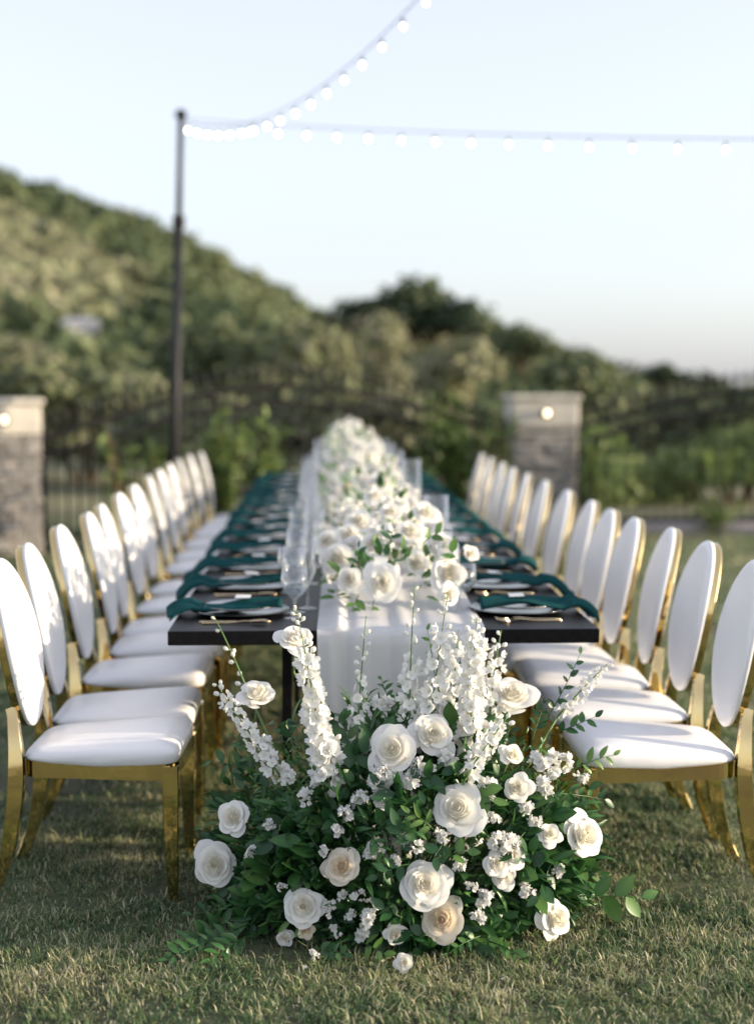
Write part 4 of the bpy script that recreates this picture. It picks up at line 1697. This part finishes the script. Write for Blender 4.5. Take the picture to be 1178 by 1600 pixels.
CLUS = [(590, 1222, .030, 16, .0145, -.1, .4), (596, 1250, .022, 10, .012, .0, .1), (584, 1330, .020, 16, .010, -.2, .3), (577, 1428, .022, 16, .011, -.1, .3),
        (563, 1462, .014, 9, .010, -.1, .1), (855, 1192, .034, 22, .014, .4, .4), (845, 1225, .020, 10, .012, .3, .0), (755, 1403, .018, 12, .010, .2, .3),
        (748, 1430, .014, 8, .010, .1, .0), (541, 1272, .014, 12, .008, -.1, .5), (530, 1297, .012, 8, .008, -.1, .2), (790, 1312, .030, 20, .013, .3, .3),
        (745, 1285, .020, 14, .008, .1, .4), (770, 1280, .018, 10, .009, .2, .5), (660, 1200, .022, 12, .012, .0, .3), (395, 1330, .014, 9, .008, -.5, .1),
        (415, 1165, .02, 14, .010, -.4, .6), (872, 1360, .014, 9, .008, .6, .0), (535, 1400, .014, 12, .006, -.1, .2), (545, 1430, .012, 10, .006, -.1, .0),
        (700, 1190, .02, 10, .012, .1, .6), (820, 1262, .014, 8, .010, .3, .2), (600, 1100, .018, 8, .013, .0, .8), (455, 1210, .02, 12, .011, -.3, .5),
        (770, 1150, .022, 12, .013, .2, .6), (905, 1215, .012, 6, .010, .8, .3), (490, 1490, .010, 7, .007, 0, 0), (735, 1385, .012, 7, .007, 0, .2),
        (515, 1420, .014, 12, .006, -.1, .2), (525, 1455, .012, 10, .006, 0, .1), (560, 1395, .012, 9, .007, 0, .3), (640, 1310, .016, 12, .009, 0, .3),
        (615, 1345, .012, 9, .007, 0, .2), (560, 1245, .016, 12, .009, -.1, .4), (475, 1250, .014, 10, .008, -.3, .4), (690, 1310, .014, 10, .008, .1, .3),
        (760, 1230, .018, 14, .010, .2, .4), (835, 1285, .012, 8, .008, .4, .2), (420, 1290, .012, 9, .007, -.4, .3), (505, 1330, .012, 9, .007, -.2, .3),
        (640, 1225, .018, 14, .011, 0, .5), (820, 1390, .014, 10, .008, .4, .1), (720, 1350, .014, 10, .008, .1, .2), (440, 1385, .012, 9, .006, -.3, .1)]
for i, (px, py, R, n, fs, fx, fz) in enumerate(CLUS):
    p, t_ = hit(px, py, 1.01)
    BLOOM.append((p, R))
    cluster(pile, p, face(p, fx, fz), R, n, fs, 200 + i)

# leaf sprigs seen one by one: base px, tip px, number, leaf length, kinds, depth shift, light, wide
SPR = [((905, 1400), (1003, 1402), 5, .085, [1, 3], -.05, True, 1.15), ((880, 1330), (925, 1372), 3, .08, [1], -.02, True, 1.1),
       ((850, 1130), (906, 1022), 9, .036, [1, 3], .08, False, 1.25), ((380, 1290), (292, 1335), 4, .070, [3, 1], .05, False, 1.2),
       ((440, 1210), (330, 1190), 7, .080, [2, 0], .10, False, 1.0), ((560, 1200), (535, 1132), 6, .070, [1, 3], .0, False, 1.1),
       ((530, 1220), (600, 1150), 5, .075, [1, 3], .0, False, 1.1), ((620, 1130), (596, 1062), 11, .038, [0, 2], .06, False, 1.0),
       ((640, 1110), (625, 1058), 9, .035, [0, 2], .07, False, 1.0), ((690, 1130), (668, 985), 10, .035, [0, 2], .08, True, 1.0),
       ((700, 1080), (730, 1000), 8, .036, [0, 2], .09, True, 1.0), ((360, 1440), (268, 1488), 15, .060, [0, 2], -.02, False, .9),
       ((380, 1420), (300, 1430), 8, .060, [2, 0], .0, False, .85), ((390, 1460), (330, 1500), 10, .065, [2, 0], -.04, False, .9),
       ((400, 1400), (345, 1385), 7, .060, [2, 3], .02, False, .9), ((480, 1290), (440, 1240), 11, .034, [1, 3], -.01, False, 1.2),
       ((440, 1330), (400, 1260), 10, .034, [1, 3], -.01, False, 1.2), ((500, 1330), (470, 1280), 9, .034, [1, 3], -.01, False, 1.2),
       ((700, 1310), (680, 1340), 3, .060, [1, 3], -.03, False, 1.3), ((740, 1230), (770, 1250), 3, .070, [1], -.03, True, 1.2),
       ((640, 1230), (690, 1210), 5, .070, [1, 3], -.02, False, 1.1), ((650, 1260), (600, 1230), 4, .075, [3], -.02, False, 1.1),
       ((820, 1300), (800, 1330), 4, .060, [1, 3], -.02, False, 1.2), ((860, 1350), (840, 1400), 4, .060, [1, 3], -.02, False, 1.2),
       ((880, 1210), (958, 1180), 7, .050, [0, 2], .03, True, 1.0), ((870, 1240), (945, 1250), 8, .060, [2, 3], .02, False, 1.0),
       ((860, 1150), (930, 1120), 7, .045, [1, 3], .05, False, 1.2), ((640, 1440), (600, 1420), 4, .055, [1, 3], -.03, False, 1.2),
       ((560, 1470), (600, 1490), 5, .055, [1, 2], -.03, True, 1.1), ((640, 1440), (650, 1480), 4, .06, [3], -.03, False, 1.2),
       ((500, 1440), (420, 1440), 5, .055, [1, 2], -.02, True, 1.0), ((490, 1480), (540, 1490), 8, .034, [1, 3], -.02, False, 1.2),
       ((760, 1460), (700, 1490), 8, .034, [1, 3], -.02, True, 1.1), ((760, 1470), (820, 1500), 8, .036, [1, 3], -.02, True, 1.1),
       ((840, 1380), (830, 1330), 4, .06, [3], -.03, False, 1.2), ((690, 1350), (730, 1330), 4, .05, [1], -.03, True, 1.2),
       ((830, 1160), (850, 1100), 9, .036, [1, 3], .06, False, 1.2), ((740, 1160), (770, 1100), 8, .04, [0, 2], .06, True, 1.0),
       ((400, 1200), (365, 1150), 7, .05, [2, 0], .08, False, .9), ((480, 1180), (430, 1130), 7, .045, [0, 2], .06, False, 1.0),
       ((400, 1440), (262, 1500), 16, .052, [2, 0], .0, False, .9), ((590, 1300), (620, 1270), 4, .06, [1, 3], -.02, False, 1.2),
       ((660, 1330), (620, 1290), 6, .06, [1, 3], -.03, False, 1.1), ((600, 1290), (650, 1300), 6, .055, [1, 2], -.03, False, 1.1), ((640, 1350), (590, 1370), 6, .055, [1, 3], -.03, False, 1.1),
       ((680, 1300), (640, 1270), 6, .05, [0, 2], -.03, True, 1.0), ((570, 1300), (600, 1340), 7, .045, [0, 2], -.03, False, 1.0)]
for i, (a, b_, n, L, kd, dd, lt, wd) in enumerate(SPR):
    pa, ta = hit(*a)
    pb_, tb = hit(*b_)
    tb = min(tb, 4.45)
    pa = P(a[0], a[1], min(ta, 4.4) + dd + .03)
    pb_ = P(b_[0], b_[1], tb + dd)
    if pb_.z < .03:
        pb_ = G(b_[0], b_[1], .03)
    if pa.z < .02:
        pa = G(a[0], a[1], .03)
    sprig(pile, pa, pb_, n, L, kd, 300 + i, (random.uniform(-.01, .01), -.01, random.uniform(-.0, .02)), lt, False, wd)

# the mass of greenery filling the mound
g = random.Random(77)
lb = MB()
for k in range(8200):
    d_ = Vector((g.gauss(0, 1), g.gauss(0, 1) - .45, g.gauss(0, 1))).normalized()
    s = g.uniform(.55, 1.0) ** .8
    if g.random() < .12:
        s *= g.uniform(1.0, 1.12)
    p = Vector((d_.x * ER.x * s, d_.y * ER.y * s, EC.z + d_.z * ER.z * s))
    if p.z < .015:
        p.z = g.uniform(.01, .10)
    # thin out the top so that the spikes and runner stay clear
    if p.z > .50 and g.random() < .45:
        continue
    xd = (d_ + Vector((g.gauss(0, .6), g.gauss(0, .6), g.gauss(.15, .6)))).normalized()
    nd = (d_ + Vector((0, -.3, .9)) + Vector((g.gauss(0, .5), g.gauss(0, .5), g.gauss(0, .5))))
    pc = p + Vector((EC.x, EC.y, 0)) + xd * .022
    if any((pc - c).length < R_ * .95 + .020 or ((pc - c).length < R_ + .055 and (pc - c).normalized().dot((CAM - c).normalized()) > .75) for (c, R_) in BLOOM):
        continue
    patch = math.sin(p.x * 9 + 1) * math.sin(p.z * 11 + p.y * 5)
    sp_ = (patch + g.gauss(0, .22))
    if sp_ > .30:                                   # small bright ruscus
        add_leaf(lb, p, xd, nd, g.uniform(.020, .034), (0, 2)[g.randrange(2)], g.uniform(-.1, .3), .9)
    elif sp_ > -.05:                                # mid-sized glossy leaf
        add_leaf(lb, p, xd, nd, g.uniform(.034, .052), (1, 3)[g.randrange(2)], g.uniform(-.22, .15), g.uniform(.95, 1.25))
    elif sp_ > -.45:                                # slender willow-like leaf
        add_leaf(lb, p, xd, nd, g.uniform(.05, .085), (0, 2)[g.randrange(2)], g.uniform(-.18, .18), .55)
    else:                                           # broad salal leaf
        add_leaf(lb, p, xd, nd, g.uniform(.055, .085), (1, 3)[g.randrange(2)], g.uniform(-.15, .35), g.uniform(1.0, 1.3))
o = obj('foliage', lb.mesh('foliage', M['leaf']), pile)
o['kind'] = 'stuff'
bs = MB()
for k in range(34):
    d_ = Vector((g.gauss(0, 1), g.gauss(0, 1) - .3, abs(g.gauss(.3, .8)))).normalized()
    tip = Vector((d_.x * ER.x, d_.y * ER.y, EC.z + d_.z * ER.z))
    bs.add(*tube(bez((d_.x * .06, d_.y * .05, .02), tip, (0, 0, .05), 6), [.003, .003, .0028, .0026, .0022, .002, .0015], 5))
obj('stems', bs.mesh('stems', M['leaf']), pile)['kind'] = 'stuff'
# the foam base the stems are pushed into
V, F = chbox((.62, .30, .10), .03)
obj('foam_base', fix(MB().add(V + np.array([0, 0.02, .05]), F).mesh('foam_base', M['leaf'], False)), pile)

# ------------------------------------------------------------------ flower arrangements along the table
CEN = [(4.98, .17, .20), (5.75, .25, .22), (6.7, .29, .24), (7.7, .33, .25), (8.75, .37, .26), (9.8, .40, .27), (10.85, .43, .27), (11.9, .44, .26)]
FRONT = [(597, 911, 64, -.05, .1, 0), (650, 880, 54, .15, .35, 3), (545, 905, 46, -.4, .2, 2), (700, 895, 62, .5, .2, 1), (525, 872, 60, -.4, .5, 1), (585, 850, 58, -.1, .9, 2), (690, 850, 50, .4, .7, 0),
         (640, 830, 52, .1, .9, 2), (735, 865, 34, .5, .4, 3), (560, 815, 56, -.2, .9, 0), (510, 845, 46, -.5, .6, 2), (545, 835, 50, -.2, .8, 1), (665, 800, 48, .2, .9, 2), (610, 800, 44, 0, 1.0, 1), (585, 775, 40, -.1, 1.4, 3), (700, 930, 40, .4, -.1, 1)]
for ci, (cy, hh, hw) in enumerate(CEN):
    g = random.Random(500 + ci)
    cx = TABLE_X + .035
    root = empty('table_flower_arrangement', (cx, cy, TZ + .012))
    # low trough that holds the stems
    V, F = chbox((.14, .40, .05), .01)
    if ci:
        obj('trough', fix(MB().add(V + np.array([0, 0.08, .03]), F).mesh('trough', M['card'], False)), root)
    half = .40 if ci == 0 else .50
    if ci == 0:
        for i, (px, py, w, fx, fz, kd) in enumerate(FRONT):
            d = 4.72 + (915 - py) * .0052 + abs(px - 610) * .0006
            p = P(px, py, d)
            rose(root, p, face(p, fx, fz), w / 2 / FPX * d * .9, kd, 'petal', i, i < 4)
    nr = 18 if ci == 0 else 44
    for k in range(nr):
        a = g.uniform(0, PI)
        yy = g.uniform(-half, half)
        prof_ = math.sqrt(max(.08, 1 - (yy / half) ** 2 * .6))
        d_ = Vector((math.cos(a) * g.choice((-1, 1)), yy / half * .5 - .35, math.sin(a) + .25)).normalized()
        rr = g.uniform(.82, 1.03)
        px_ = Vector((d_.x * hw * prof_ * rr, yy, .05 + hh * prof_ * max(0.05, d_.z) * rr))
        if ci == 0 and yy < .05:
            continue
        rose(root, px_ + root.location, d_ + Vector((0, -.3, .1)), g.uniform(.027, .048), g.randrange(4), 'petal' if g.random() < .96 else 'petal_cream', k, False)
    for k in range(9):
        a = g.uniform(.1, PI - .1)
        yy = g.uniform(-half, half)
        if ci == 0 and yy < 0:
            yy = abs(yy)
        d_ = Vector((math.cos(a), -.4, math.sin(a))).normalized()
        pp = Vector((d_.x * hw, yy, .06 + hh * d_.z)) + root.location
        cluster(root, pp, d_, g.uniform(.02, .034), 14, .013, 700 + ci * 20 + k)
    lb = MB()
    for k in range(150 if ci == 0 else 110):
        yy = g.uniform(-half * (.35 if ci == 0 else 1), half)
        a = g.uniform(0, PI)
        d_ = Vector((math.cos(a), g.gauss(-.2, .4), math.sin(a))).normalized()
        s = g.uniform(.6, 1.05)
        q = Vector((d_.x * hw * s, yy, .03 + hh * abs(d_.z) * s))
        add_leaf(lb, q, d_ + Vector((g.gauss(0, .5), g.gauss(0, .5), g.gauss(.2, .4))), (g.gauss(0, .4), -.5, .9), g.uniform(.035, .07), g.randrange(4), g.uniform(-.05, .45))
    o = obj('foliage', lb.mesh('foliage', M['leaf']), root)
    o['kind'] = 'stuff'
    if ci == 0:
        for (a, b_, n, L, lt) in (((560, 930), (548, 962), 4, .06, True), ((585, 935), (575, 985), 4, .05, True), ((660, 850), (690, 830), 4, .06, True), ((715, 880), (700, 855), 3, .06, True), ((560, 890), (560, 855), 6, .045, False), ((610, 850), (615, 825), 5, .05, False)):
            sprig(root, P(a[0], a[1], 4.90), P(b_[0], b_[1], 4.84), n, L, [1, 3, 0], n * 7 + a[0], (0, 0, .01), lt, False, 1.1, False)
    lab = {0: 'white rose arrangement at the front of the table runner, nearest the camera', 7: 'tall white rose arrangement at the far end of the table'}.get(ci, 'white rose arrangement on the table runner, %s from the camera' % ORD[ci])
    tag(root, lab, 'flower arrangement', 'white flower arrangements along the table')

# ------------------------------------------------------------------ hurricane glasses with candles
V, F = lathe([(0, 0), (.048, 0), (.05, .003), (.05, .36), (.0475, .36), (.0475, .006), (0, .006)], 32)
HURR = MB().add(V, F).mesh('hurricane_glass', M['glass'])
V, F = lathe([(0, 0), (.030, 0), (.030, .20), (.026, .206), (0, .203)], 20)
bm = MB().add(V, F)
CAND = bm.mesh('candle', M['candle'])
V, F = tube([(0, 0, .2), (.001, 0, .218)], .0014, 5)
WICK = MB().add(V, F).mesh('wick', M['socket'])
HUR = [(655, 722, 7.6), (612, 708, 9.2), (700, 780, 5.95), (590, 697, 10.3), (578, 690, 11.3), (500, 690, 10.4), (487, 705, 9.3)]
for i, (px, pyt, d) in enumerate(HUR):
    p = P(px, pyt, d)
    sx = TABLE_X + (.27 if px > 540 else -.19)
    sc = (p.z - TZ) / .36
    loc = (sx, p.y, TZ + .016)
    o = obj('hurricane_glass', HURR, None, loc, None, (1, 1, max(.6, sc)))
    side = 'right' if px > 540 else 'left'
    k = [q for q in HUR if (q[0] > 540) == (px > 540)]
    order = sorted(k, key=lambda q: q[2]).index((px, pyt, d))
    wd = ['nearest', 'second nearest', 'third nearest', 'fourth nearest', 'farthest'][order]
    tag(o, 'tall clear glass cylinder on the %s of the flowers, %s of its row' % (side, wd), 'candle holder', 'glass cylinders with candles')
    c = obj('candle', CAND, None, (loc[0], loc[1], loc[2] + .0065))
    obj('wick', WICK, c)
    tag(c, 'white candle inside the %s glass cylinder %s of the flowers' % (wd, side), 'candle', 'white candles')

# fallen petals on the grass
for i, (px, py) in enumerate(((592, 1500), (935, 1512), (790, 1525), (470, 1508))):
    p = G(px, py, .012)
    V, F, T = petal(0, .55, .5, .05, .05, 0, .1, 7, 5, random.Random(i))
    o = obj('fallen_petal', MB().add(V, F, .9).mesh('fallen_petal', M['petal']), None, p, (0.2, 0.3, i * 2.0), .03)
    tag(o, ['white petal on the grass below the lowest left roses', 'white petal on the grass at the right foot of the flowers', 'white petal on the grass below the middle of the flowers', 'white petal on the grass at the left foot of the flowers'][i], 'petal')
